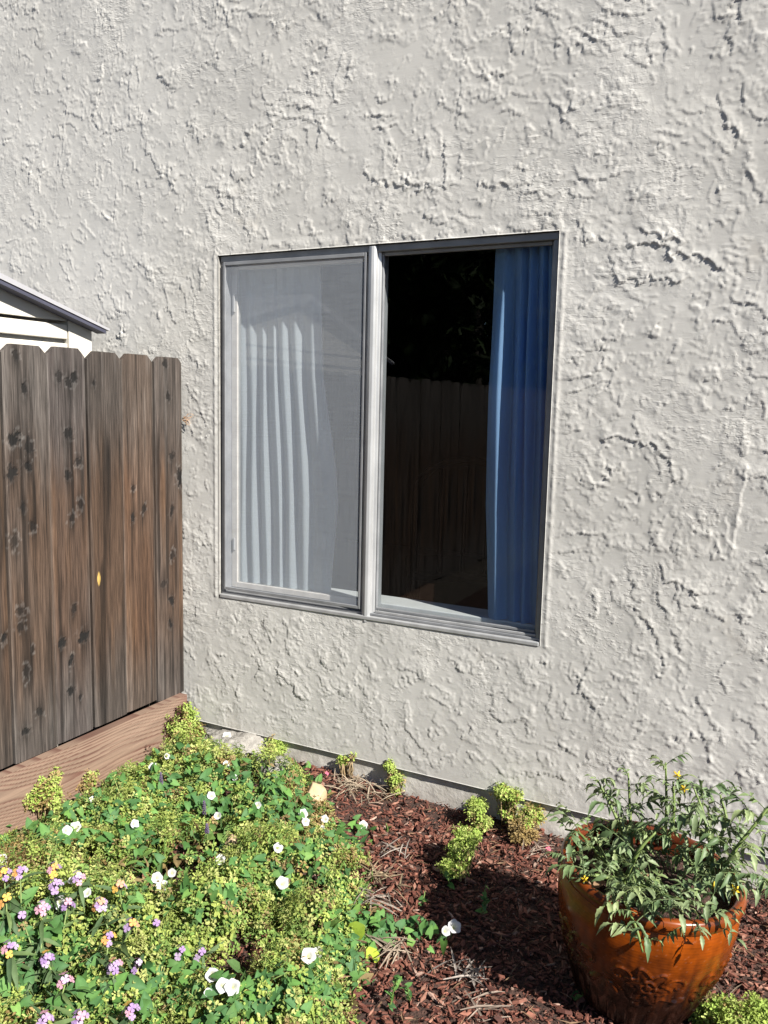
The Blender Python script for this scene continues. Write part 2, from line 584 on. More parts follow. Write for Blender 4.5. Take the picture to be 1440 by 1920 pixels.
def build_house():
    house = empty('house', (0.6, 0, -0.6))
    tag(house, 'pale grey house with rough trowelled stucco and a two pane sliding window', 'house')
    off = mathutils.Matrix.Translation((-0.6, 0, 0.6))
    cell = 0.0037
    xs = np.arange(-1.22, 2.06, cell)
    zs = np.arange(ZB, 2.42, cell)
    # let grid lines fall on the edges of the opening
    for arr, vals in ((xs, (0.0, WIN_W)), (zs, (0.0, WIN_H))):
        for v in vals:
            arr[np.argmin(abs(arr - v))] = v
    ny, nx = len(zs), len(xs)
    sh = (ny, nx)
    X, Z = np.meshgrid(xs, zs)
    B = lambda lam, seed, **k: band(sh, cell, lam, seed, **k)
    # broad hand of the plasterer: overlapping laps of plaster, each ending in a low ledge on its lower left side
    warp = 0.10 * B(0.085, 1) + 0.045 * B(0.030, 2) + 0.028 * B(0.012, 3)
    reg = sstep(-0.9, 1.1, B(0.55, 18, bw=0.3) + 0.35 * B(0.2, 17) + 0.5 * (X - 0.4) / 1.2)

    def lap(dx_, dz_, lam, sd, lo, mlam=1.1, wv=0.9, brk=0.25, k=3.0):
        ph = (dx_ * X + dz_ * Z) / lam + wv * B(lam * 2.6, sd, bw=0.3) + warp * (0.13 / lam) ** 0.5
        m = sstep(lo, lo + 0.35, B(lam * mlam, sd + 1, bw=0.35) + brk * B(lam * 0.3, sd + 2) + 0.8 * (reg - 0.5))
        return np.mod(ph, 1.0) ** k * m
    h = 0.0022 * lap(-0.35, -0.94, 0.20, 10, 0.30, 1.2, 0.8, 0.22) + 0.0020 * lap(-0.75, -0.66, 0.15, 110, 0.35, 1.2, 0.8, 0.25)
    h += 0.0014 * lap(-0.7, -0.7, 0.085, 210, 0.35, 1.0, 0.9, 0.5) + 0.0014 * lap(0.3, -0.95, 0.10, 410, 0.5, 1.0, 0.9, 0.4)
    h += 0.0001 * B(0.16, 49)
    h += 0.0008 * sstep(3.0, 3.4, B(0.016, 37))
    h += 0.0006 * B(0.5, 47)

    # a few long ledges seen beside the window
    def ledge(pts, drop, width, seed):
        nonlocal h
        pts = np.array(pts)
        bestd = np.full(sh, 9.0)
        side = np.zeros(sh)
        along = np.zeros(sh)
        jx = 0.006 * B(0.05, seed) + 0.0018 * B(0.018, seed + 1)
        PX, PZ = X + 0.4 * jx, Z + jx
        for (a, b) in zip(pts[:-1], pts[1:]):
            d = b - a
            L = math.hypot(*d)
            t = np.clip(((PX - a[0]) * d[0] + (PZ - a[1]) * d[1]) / L ** 2, 0, 1)
            qx, qz = PX - (a[0] + t * d[0]), PZ - (a[1] + t * d[1])
            dist = np.hypot(qx, qz)
            s = (d[0] * (PZ - a[1]) - d[1] * (PX - a[0]))
            m = dist < bestd
            bestd[m] = dist[m]
            side[m] = s[m]
        h += drop * np.exp(-bestd / width) * (side > 0) * sstep(width * 5, width * 2, bestd)

    wp = lambda x, y: on_plane(x, y, 1, 0.0)[[0, 2]]
    ledge([wp(1185, 462), wp(1230, 455), wp(1262, 475), wp(1300, 478), wp(1352, 500)], 0.0040, 0.018, 60)
    ledge([wp(1205, 432), wp(1240, 440), wp(1275, 452)], 0.0036, 0.018, 63)
    ledge([wp(1155, 521), wp(1225, 527), wp(1283, 524)], 0.0036, 0.016, 66)
    ledge([wp(1135, 820), wp(1190, 822), wp(1225, 842), wp(1262, 868)], 0.0030, 0.016, 69)
    ledge([wp(690, 330), wp(735, 345), wp(790, 352), wp(850, 348)], 0.0028, 0.018, 72)
    ledge([wp(900, 345), wp(945, 352), wp(985, 345)], 0.0026, 0.016, 75)
    ledge([wp(275, 285), wp(300, 318), wp(332, 358)], 0.0026, 0.018, 78)
    ledge([wp(1375, 1030), wp(1385, 960), wp(1400, 880)], 0.0024, 0.016, 81)

    # smoother troweled band around the window, flat along the bottom lip
    dx = np.maximum(np.maximum(-X, X - WIN_W), 0)
    dz = np.maximum(np.maximum(-Z, Z - WIN_H), 0)
    dw = np.hypot(dx, dz)
    soft = 0.25 + 0.75 * sstep(0.012, 0.06, dw)
    h = h * soft
    topz = sstep(0.03, 0.004, np.abs(Z - WIN_H - 0.012)) * ((X > -0.02) & (X < WIN_W + 0.03))
    h += topz * 0.0022 * sstep(-0.2, 0.5, B(0.09, 50) + 0.35 * B(0.02, 51))
    h += 0.0025 * np.exp(-((dx - 0.016) / 0.006) ** 2) * (Z > -0.03) * (Z < WIN_H) * (dz == 0) * (0.6 + 0.4 * sstep(-1, 1, B(0.05, 52)))
    h *= 0.35 + 0.65 * sstep(0.0, 0.09, Z - ZB)
    h *= sstep(0, 0.05, X - xs[0]) * sstep(0, 0.05, xs[-1] - X) * sstep(0, 0.05, zs[-1] - Z)
    Yv = -h
    # coarse skirts outward so the wall goes on beyond the picture
    ex0, ex1 = np.array([-7.0, -3.0]), np.array([3.2, 8.0])
    ez1 = np.array([3.2, 5.2])
    xx = np.concatenate([ex0, xs, ex1])
    zz = np.concatenate([zs, ez1])
    NX, NZ = len(xx), len(zz)
    XX, ZZ = np.meshgrid(xx, zz)
    YY = np.zeros((NZ, NX))
    YY[:ny, 2:2 + nx] = Yv
    V = np.stack([XX, YY, ZZ], -1).reshape(-1, 3)
    idx = np.arange(NX * NZ).reshape(NZ, NX)
    Q = np.stack([idx[:-1, :-1], idx[:-1, 1:], idx[1:, 1:], idx[1:, :-1]], -1)
    cxm = (xx[:-1] + xx[1:]) / 2
    czm = (zz[:-1] + zz[1:]) / 2
    keep = ~((cxm[None, :] > 0) & (cxm[None, :] < WIN_W) & (czm[:, None] > 0) & (czm[:, None] < WIN_H))
    faces = Q[keep]
    # plaster returns into the opening and the underside of the lip
    extra_v, extra_f = [], []
    base = len(V)

    def strip(ids, depth, flip):
        nonlocal base
        a = V[ids]
        b = a.copy()
        b[:, 1] = depth
        n = len(ids)
        extra_v.append(b)
        nb = base + np.arange(n)
        f = np.stack([ids[:-1], ids[1:], nb[1:], nb[:-1]], -1)
        extra_f.append(f[:, ::-1] if flip else f)
        base += n
    i0, i1 = np.argmin(abs(xx - 0)), np.argmin(abs(xx - WIN_W))
    j0, j1 = np.argmin(abs(zz - 0)), np.argmin(abs(zz - WIN_H))
    strip(idx[j0:j1 + 1, i0], 0.05, False)
    strip(idx[j0:j1 + 1, i1], 0.05, True)
    strip(idx[j0, i0:i1 + 1], 0.05, True)
    strip(idx[j1, i0:i1 + 1], 0.05, False)
    strip(idx[0, :], 0.022, False)
    V = np.concatenate([V] + extra_v)
    faces = np.concatenate([faces] + extra_f)
    V = V - np.array([0.6, 0, -0.6])
    me = np_mesh('stucco_wall', V, faces, smooth=True)
    link('stucco_wall', me, MAT['stucco'], house)

    def part(name, boxes, mat, parent, bevel=0.0015):
        b = MB()
        for bx in boxes:
            b.box(*bx)
        for i, p in enumerate(b.v):
            b.v[i] = (p[0] - 0.6, p[1], p[2] + 0.6)
        return b.build(name, mat, parent, bevel=bevel)
    part('weep_screed', [(-7, 8, 0.0045, 0.030, ZB - 0.006, ZB - 0.001)], MAT['flashing'], house, 0)
    # the foundation is a rough cast face
    fx = np.linspace(-7, 8, 600)
    fz = np.linspace(-0.75, ZB - 0.004, 14)
    FX, FZ = np.meshgrid(fx, fz)
    FY = 0.0125 - 0.004 * vnoise(FX, FZ, 14, 3) - 0.012 * sstep(0.5, 0.9, vnoise(FX, FZ, 7, 4)) * sstep(ZB - 0.03, ZB - 0.07, FZ)
    ii = np.arange(FX.size).reshape(FX.shape)
    FQ = np.stack([ii[:-1, :-1], ii[:-1, 1:], ii[1:, 1:], ii[1:, :-1]], -1).reshape(-1, 4)
    link('foundation', np_mesh('foundation', np.stack([FX - 0.6, FY, FZ + 0.6], -1).reshape(-1, 3), FQ, True), MAT['foundation'], house)

    # ---- the window: frame (the part) and its pieces (sub-parts)
    W, H = WIN_W, WIN_H
    ft, hd, sl = 0.018, 0.022, 0.020        # visible widths of jamb, head and sill
    fr = part('window', [(0.004, ft, 0.012, 0.075, sl, H - hd), (W - ft, W - 0.004, 0.012, 0.075, sl, H - hd),
                         (0.004, W - 0.004, 0.010, 0.075, H - hd, H - 0.002), (0.004, W - 0.004, 0.010, 0.075, 0.012, sl)], MAT['alu'], house, 0.0015)
    tag(fr, None)

    def sub(name, boxes, mat, bevel=0.0015):
        return part(name, boxes, mat, fr, bevel)
    sub('window_ledge', [(0.0035, W - 0.0035, -0.003, 0.040, -0.003, 0.0115)], MAT['alu_light'], 0.003)
    sub('track', [(0.640, W - 0.020, 0.018, 0.024, 0.0205, 0.029), (0.020, 0.585, 0.046, 0.0505, 0.0205, 0.029)], MAT['alu_light'])
    # middle post, a rounded aluminium section that stands proud
    mb = MB()
    prof = [(0.590, 0.074), (0.590, 0.014), (0.596, 0.011), (0.597, 0.004), (0.602, 0.000), (0.611, -0.0025), (0.620, 0.000), (0.625, 0.004), (0.626, 0.018), (0.634, 0.022), (0.634, 0.074)]
    n = len(prof)
    vs_ = [(x - 0.6, y, z + 0.6) for z in (-0.010, H - 0.006) for x, y in prof]
    fs_ = [(k, (k + 1) % n, n + (k + 1) % n, n + k) for k in range(n)] + [tuple(range(n - 1, -1, -1)), tuple(range(n, 2 * n))]
    mb.add(vs_, fs_)
    mb.build('mullion', MAT['alu_light'], fr, bevel=0.001)
    # fixed pane on the right with a slim inner bead
    sub('window_pane', [(0.6345, W - 0.019, 0.040, 0.044, 0.030, H - 0.023)], MAT['glass'], 0)
    sub('glazing_bead', [(0.6345, 0.640, 0.028, 0.0395, 0.023, H - 0.023), (W - 0.026, W - 0.0185, 0.028, 0.0395, 0.023, H - 0.023),
                         (0.641, W - 0.027, 0.028, 0.0395, H - 0.033, H - 0.0225), (0.641, W - 0.027, 0.028, 0.0395, 0.0295, 0.038)], MAT['alu'])
    # sliding sash on the left, behind the insect screen
    sub('sash', [(0.0185, 0.043, 0.052, 0.072, 0.0295, H - 0.023), (0.566, 0.5895, 0.052, 0.072, 0.0295, H - 0.023),
                 (0.0435, 0.5655, 0.052, 0.072, 0.0295, 0.050), (0.0435, 0.5655, 0.052, 0.072, H - 0.043, H - 0.023)], MAT['sash'])
    sub('window_pane', [(0.0435, 0.5655, 0.060, 0.064, 0.0505, H - 0.0435)], MAT['glass'], 0)
    sub('sash_latch', [(0.028, 0.036, 0.044, 0.0515, 1.03, 1.09)], MAT['alu_light'])
    sub('sash_latch', [(0.028, 0.036, 0.044, 0.0515, 0.17, 0.215)], MAT['alu_light'])
    sub('screen_frame', [(0.0185, 0.027, 0.0035, 0.0115, 0.0295, H - 0.023), (0.581, 0.5895, 0.0035, 0.0115, 0.0295, H - 0.023),
                         (0.0275, 0.5805, 0.0035, 0.0115, 0.0295, 0.040), (0.0275, 0.5805, 0.0035, 0.0115, H - 0.035, H - 0.023)], MAT['alu'])
    b = MB()
    b.add([(x - 0.6, 0.0065, z + 0.6) for x, z in ((0.0272, 0.0398), (0.5808, 0.0398), (0.5808, H - 0.0348), (0.0272, H - 0.0348))], [(0, 1, 2, 3)])
    b.build('insect_screen', MAT['screen'], fr)
    sub('window_sill', [(0.02, W - 0.02, 0.0765, 0.19, 0.020, 0.042)], MAT['sill'], 0.003)
    sub('jamb_lining', [(-0.012, 0.003, 0.0515, 0.13, 0.0, H), (W - 0.003, W + 0.012, 0.0515, 0.13, 0.0, H), (0.0035, W - 0.0035, 0.0765, 0.13, H - 0.012, H + 0.004)], MAT['sill'])
    return house


build_house()


# ------------------------------------------------------------------ room behind the glass
def build_room():
    def st(name, boxes, mat):
        b = MB()
        for x in boxes:
            b.box(*x)
        return tag(b.build(name, mat), None, None, None, 'structure')
    FZ = -0.42
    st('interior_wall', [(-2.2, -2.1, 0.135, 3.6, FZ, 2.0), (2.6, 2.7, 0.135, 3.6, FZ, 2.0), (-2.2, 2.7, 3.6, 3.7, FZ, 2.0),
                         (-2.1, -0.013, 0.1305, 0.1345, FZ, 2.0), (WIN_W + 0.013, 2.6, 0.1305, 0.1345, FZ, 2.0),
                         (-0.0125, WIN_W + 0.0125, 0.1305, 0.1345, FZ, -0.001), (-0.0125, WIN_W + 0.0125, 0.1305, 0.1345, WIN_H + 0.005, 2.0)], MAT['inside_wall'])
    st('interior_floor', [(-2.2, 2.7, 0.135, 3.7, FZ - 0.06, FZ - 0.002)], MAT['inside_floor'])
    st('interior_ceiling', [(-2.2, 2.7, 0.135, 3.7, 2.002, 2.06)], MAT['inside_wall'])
    # the back of a dark chair, just readable in the gloom
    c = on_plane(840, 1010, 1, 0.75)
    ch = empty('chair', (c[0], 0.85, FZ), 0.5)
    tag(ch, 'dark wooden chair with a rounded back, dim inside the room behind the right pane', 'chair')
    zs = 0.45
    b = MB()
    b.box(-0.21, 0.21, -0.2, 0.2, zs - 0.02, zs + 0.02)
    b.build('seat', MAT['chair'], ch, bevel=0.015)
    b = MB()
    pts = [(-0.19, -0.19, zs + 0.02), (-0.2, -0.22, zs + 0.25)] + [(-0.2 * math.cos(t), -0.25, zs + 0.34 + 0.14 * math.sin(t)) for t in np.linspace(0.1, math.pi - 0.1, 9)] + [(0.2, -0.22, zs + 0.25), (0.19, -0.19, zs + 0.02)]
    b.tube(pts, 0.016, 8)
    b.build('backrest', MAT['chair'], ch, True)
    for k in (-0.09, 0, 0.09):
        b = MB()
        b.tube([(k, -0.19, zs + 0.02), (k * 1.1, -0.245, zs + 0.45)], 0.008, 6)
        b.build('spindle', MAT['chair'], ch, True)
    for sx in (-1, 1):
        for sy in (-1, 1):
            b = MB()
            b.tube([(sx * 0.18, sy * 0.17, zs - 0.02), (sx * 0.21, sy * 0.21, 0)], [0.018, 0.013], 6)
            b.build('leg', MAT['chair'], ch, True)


build_room()


def build_curtain(name, label, edge_l, edge_r, mat, folds, amp, seed, ybase=0.115):
    """edge_l / edge_r: x at heights from top to bottom"""
    r = np.random.default_rng(seed)
    nu, nv = 240, 60
    u = np.linspace(0, 1, nu)
    v = np.linspace(0, 1, nv)
    zt, zb = WIN_H + 0.003, 0.0445
    el = np.interp(v, [p[0] for p in edge_l], [p[1] for p in edge_l])
    er = np.interp(v, [p[0] for p in edge_r], [p[1] for p in edge_r])
    U, Vv = np.meshgrid(u, v)
    ph = np.cumsum(0.35 + 1.3 * r.random(folds * 2))
    ph = ph / ph[-1]
    base = np.interp(U + 0.008 * np.sin(Vv * 3 + seed) * U * (1 - U) * 4, np.concatenate([[0], ph]), np.arange(len(ph) + 1) * math.pi)
    prof = np.cos(base)
    prof = prof + 0.22 * np.cos(2 * base + 1.0)
    Y = ybase + amp * prof * (0.75 + 0.25 * np.sin(3 * U + 5 * Vv + seed)) * (0.55 + 0.45 * sstep(0.0, 0.3, Vv))
    Y += 0.004 * np.sin(9 * Vv + 14 * U)
    e0, e1 = np.polyval(np.polyfit(v, el, 1), v), np.polyval(np.polyfit(v, er, 1), v)
    X = e0[:, None] + (e1 - e0)[:, None] * U + (er - e1)[:, None] * U ** 4 + (el - e0)[:, None] * (1 - U) ** 4
    Z = zt + (zb - zt) * Vv
    Z = Z + 0.0 * X
    V3 = np.stack([X, Y, Z], -1).reshape(-1, 3)
    idx = np.arange(nu * nv).reshape(nv, nu)
    Q = np.stack([idx[:-1, :-1], idx[1:, :-1], idx[1:, 1:], idx[:-1, 1:]], -1).reshape(-1, 4)
    V3 = V3 - V3.mean(0) * np.array([1, 1, 0])
    o = link(name, np_mesh(name, V3, Q, True), mat)
    cx = (el.mean() + er.mean()) / 2
    o.location = ((X.mean()), Y.mean(), 0)
    tag(o, label, 'curtain')
    return o


YC = 0.10
cx_ = lambda x, y: float(on_plane(x, y, 1, YC)[0])
build_curtain('curtain', 'sheer white curtain hanging in folds behind the left screened pane',
              [(0, cx_(425, 490)), (1, cx_(425, 1100))], [(0, cx_(600, 470)), (0.35, cx_(606, 700)), (0.6, cx_(626, 930)), (0.72, cx_(632, 1000)), (1, cx_(620, 1200))],
              MAT['curtain_white'], 8, 0.012, 3, 0.092)
build_curtain('curtain', 'curtain coloured blue for skylit shade, gathered at the right side of the right pane',
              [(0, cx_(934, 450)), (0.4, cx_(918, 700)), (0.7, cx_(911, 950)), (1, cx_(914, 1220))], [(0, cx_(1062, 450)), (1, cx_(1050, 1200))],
              MAT['curtain_skylit'], 5, 0.022, 5, 0.0755)


# ------------------------------------------------------------------ ground
def ground_z(x, y):
    x = np.asarray(x, float)
    y = np.asarray(y, float)
    z = -0.592 + 0.012 * (vnoise(x, y, 3.0, 1) - 0.5) + 0.012 * (vnoise(x, y, 9.0, 2) - 0.5)
    z = z + 0.035 * sstep(0.9, 0.0, x) * sstep(-0.5, 0.0, y)
    far = np.maximum(np.abs(x - 0.9) - 1.6, 0) + np.maximum(-y - 2.2, 0)
    return z - 0.0 * far


def build_ground():
    gx = np.concatenate([[-60, -20, -6, -3], np.arange(-0.6, 2.9, 0.02), [3.5, 6, 20, 60]])
    gy = np.concatenate([[-60, -20, -6, -3], np.arange(-2.0, 0.05, 0.02), [1.5, 6, 60]])
    X, Y = np.meshgrid(gx, gy)
    Z = ground_z(X, Y)
    idx = np.arange(X.size).reshape(X.shape)
    Q = np.stack([idx[:-1, :-1], idx[:-1, 1:], idx[1:, 1:], idx[1:, :-1]], -1).reshape(-1, 4)
    o = link('ground', np_mesh('ground', np.stack([X, Y, Z], -1).reshape(-1, 3), Q, True), MAT['soil'])
    tag(o, None, None, None, 'structure')


build_ground()


def in_poly(x, y, poly):
    inside = np.zeros(np.shape(x), bool)
    n = len(poly)
    for i in range(n):
        x0, y0 = poly[i]
        x1, y1 = poly[(i + 1) % n]
        c = ((y0 > y) != (y1 > y)) & (x < (x1 - x0) * (y - y0) / (y1 - y0 + 1e-12) + x0)
        inside ^= c
    return inside


# bed outline on the ground (seen edge read from the photograph at foliage height)
BED = [tuple(on_plane(px, py, 2, -0.56)[:2]) for px, py in
       ((330, 1372), (470, 1418), (560, 1440), (600, 1480), (632, 1545), (688, 1590), (694, 1660), (700, 1720), (690, 1790), (655, 1850), (660, 1990), (500, 2150))]
BED += [(0.3, -1.75), (-0.12, -1.75), (-0.12, -0.03)]


def bed_dist(x, y):
    """distance inside the bed's edge (negative outside)"""
    x = np.asarray(x, float)
    y = np.asarray(y, float)
    d = np.full(x.shape, 9.0)
    for i in range(len(BED)):
        a = np.array(BED[i])
        b = np.array(BED[(i + 1) % len(BED)])
        e = b - a
        t = np.clip(((x - a[0]) * e[0] + (y - a[1]) * e[1]) / (e @ e), 0, 1)
        d = np.minimum(d, np.hypot(x - a[0] - t * e[0], y - a[1] - t * e[1]))
    return np.where(in_poly(x, y, BED), d, -d)


BARE = on_plane(455, 1815, 2, -0.585)[:2]


def mound_h(x, y):
    """height of the foliage top above the ground"""
    d = bed_dist(x, y)
    h = 0.10 * sstep(-0.01, 0.16, d) * (0.30 + 1.35 * vnoise(x, y, 8, 11)) + 0.05 * (vnoise(x, y, 17, 12) - 0.45) * sstep(-0.02, 0.08, d)
    bare = np.exp(-(((x - BARE[0]) / 0.085) ** 2 + ((y - BARE[1]) / 0.075) ** 2))
    h = h * (1 - 0.9 * bare)
    h = h + 0.06 * sstep(-0.7, -1.2, y) * sstep(0.75, 0.3, x)
    return np.maximum(h, 0.004)


def on_mound(px, py, extra=0.0):
    z = -0.5
    for _ in range(8):
        p = on_plane(px, py, 2, z)
        z = 0.5 * z + 0.5 * (float(ground_z(p[0], p[1])) + float(mound_h(p[0], p[1])) + extra)
    return on_plane(px, py, 2, z)


def on_ground(px, py, extra=0.0):
    z = -0.585
    for _ in range(4):
        p = on_plane(px, py, 2, z)
        z = float(ground_z(p[0], p[1])) + extra
    return on_plane(px, py, 2, z)


# ------------------------------------------------------------------ scatter helpers
def frames(N, spin):
    """rotation matrices with local z along N"""
    N = N / np.linalg.norm(N, axis=1, keepdims=True)
    ref = np.where(np.abs(N[:, 2:3]) < 0.95, np.array([[0, 0, 1.0]]), np.array([[1.0, 0, 0]]))
    a = np.cross(ref, N)
    a /= np.linalg.norm(a, axis=1, keepdims=True)
    b = np.cross(N, a)
    c, s = np.cos(spin)[:, None], np.sin(spin)[:, None]
    x = a * c + b * s
    y = -a * s + b * c
    return np.stack([x, y, N], -1)


def scatter(templates, P, N, S, spin, col, r):
    """templates: list of (V, F, vcol or None); S scalar or (n,3); returns V, [faces], colours"""
    n = len(P)
    R = frames(N, spin)
    pick = r.integers(0, len(templates), n)
    Vs, Cs, Fs, off = [], [], {}, 0
    S = np.asarray(S)
    if S.ndim == 1:
        S = S[:, None]
    for k, t in enumerate(templates):
        m = np.where(pick == k)[0]
        if len(m) == 0:
            continue
        Vt, Ft = t[0], t[1]
        v = np.einsum('nij,nvj->nvi', R[m], Vt[None] * S[m][:, None, :]) + P[m][:, None, :]
        c = np.repeat(col[m][:, None, :], len(Vt), 1)
        if len(t) > 2 and t[2] is not None:
            c = c * t[2][None]
        for f in Ft:
            ff = f[None] + (off + np.arange(len(m)) * len(Vt))[:, None, None]
            Fs.setdefault(f.shape[1], []).append(ff.reshape(-1, f.shape[1]))
        Vs.append(v.reshape(-1, 3))
        Cs.append(c.reshape(-1, 3))
        off += len(m) * len(Vt)
    return np.concatenate(Vs), [np.concatenate(f) for f in Fs.values()], np.concatenate(Cs)


# ------------------------------------------------------------------ bark mulch
def build_mulch():
    r = np.random.default_rng(21)
    temps = []
    for k in range(10):
        n = r.integers(4, 6)
        L, W_, T = 1.0, r.uniform(0.3, 0.6), r.uniform(0.10, 0.22)
        ang = np.sort((np.arange(n) + 0.25 * r.random(n)) * 2 * math.pi / n)
        ox, oy = 0.5 * L * np.cos(ang) * r.uniform(0.8, 1.1, n), 0.5 * W_ * np.sin(ang) * r.uniform(0.8, 1.1, n)
        zc = r.uniform(-0.05, 0.05, n)
        top = np.stack([ox * 0.92, oy * 0.9, T + zc], 1)
        bot = np.stack([ox, oy, zc - 0.02], 1)
        V = np.concatenate([top, bot])
        tri = np.array([(0, i, i + 1) for i in range(1, n - 1)])
        side = np.array([(i, n + i, n + (i + 1) % n, (i + 1) % n) for i in range(n)])
        temps.append((V, [tri, side]))

    def layer(n, x0, x1, y0, y1, smin, smax, lift):
        x = r.uniform(x0, x1, n)
        y = r.uniform(y0, y1, n)
        ok = (bed_dist(x, y) < 0.14) | (r.random(n) < 0.55)
        # narrower field of chips where nothing shows
        x, y = x[ok], y[ok]
        n = len(x)
        z = ground_z(x, y) + r.random(n) * lift
        P = np.stack([x, y, z], 1)
        N = np.stack([r.normal(0, 0.34, n), r.normal(0, 0.38, n), np.ones(n)], 1)
        S = r.uniform(smin, smax, n)[:, None] * (0.45 + 1.0 * r.random(n) ** 2)[:, None] * np.stack([r.uniform(0.8, 1.5, n), r.uniform(0.5, 1.2, n), r.uniform(0.5, 1.2, n)], 1)
        base = np.array([[0.105, 0.040, 0.027], [0.075, 0.026, 0.018], [0.135, 0.056, 0.038], [0.050, 0.018, 0.013], [0.17, 0.085, 0.06], [0.21, 0.14, 0.11]])
        pk = r.choice(6, n, p=[0.32, 0.25, 0.19, 0.12, 0.075, 0.045])
        col = base[pk] * r.uniform(0.95, 1.65, (n, 1))
        return scatter(temps, P, N, S, r.uniform(0, 6.28, n), col, r)
    parts = [layer(26000, -0.1, 2.5, -1.35, 0.02, 0.011, 0.021, 0.012),
             layer(9000, 0.8, 2.3, -1.3, -0.1, 0.012, 0.026, 0.016)]
    V = np.concatenate([p[0] for p in parts])
    Cc = np.concatenate([p[2] for p in parts])
    fs, off = [], 0
    for p in parts:
        fs += [f + off for f in p[1]]
        off += len(p[0])
    o = link('bark_mulch', np_mesh('bark_mulch', V, fs, False, Cc), MAT['chip'])
    tag(o, 'red brown bark chip mulch spread over the garden bed', 'mulch', None, 'stuff')
    # pale shreds and needles among the chips
    n = 700
    x = r.uniform(0.4, 2.3, n)
    y = r.uniform(-1.3, 0.0, n)
    P = np.stack([x, y, ground_z(x, y) + 0.012 + 0.012 * r.random(n)], 1)
    N = np.stack([r.normal(0, 0.25, n), r.normal(0, 0.25, n), np.ones(n)], 1)
    Vt = np.array([(-0.5, -0.03, 0), (0, -0.04, 0.05), (0.5, 0, 0), (0, 0.04, 0.05), (0, 0, -0.02)], float)
    t = (Vt, [np.array([(0, 1, 2), (0, 2, 3), (0, 4, 1), (1, 4, 2)])])
    col = np.array([[0.20, 0.13, 0.08]]) * r.uniform(0.5, 1.5, (n, 1))
    V, F, Cc = scatter([t], P, N, r.uniform(0.02, 0.055, n), r.uniform(0, 6.28, n), col, r)
    o = link('mulch_shreds', np_mesh('mulch_shreds', V, F, False, Cc), MAT['straw'])
    tag(o, 'thin pale bark shreds and needles lying among the mulch chips', 'mulch shreds', None, 'stuff')


build_mulch()

# ------------------------------------------------------------------ fence
FX = -0.164
ZT, ZK = 0.866, -0.389
KNOT_PX = [(28, 667), (45, 729), (25, 824), (54, 839), (22, 887), (52, 874), (42, 952), (60, 987), (26, 1015), (39, 1144), (38, 1175), (61, 1217), (48, 1261), (73, 1335), (47, 1372),
           (111, 707), (130, 718), (140, 707), (130, 815), (147, 865), (128, 891), (152, 944), (136, 973), (140, 1143), (118, 1207), (159, 1194), (134, 1240), (133, 1295), (152, 1308),
           (174, 719), (251, 917), (251, 970), (271, 955), (309, 681), (314, 742), (322, 856), (337, 897), (322, 958), (322, 1041), (306, 1096), (321, 1125), (319, 1170), (10, 1195)]
KNOT_R = {(25, 824): 1.4, (54, 839): 1.4, (22, 887): 1.4, (337, 897): 1.7, (159, 1194): 1.5, (130, 815): 1.3, (174, 719): 0.6, (152, 1308): 0.5, (61, 1217): 0.6, (251, 917): 0.6, (26, 1015): 1.3, (48, 1261): 1.2}


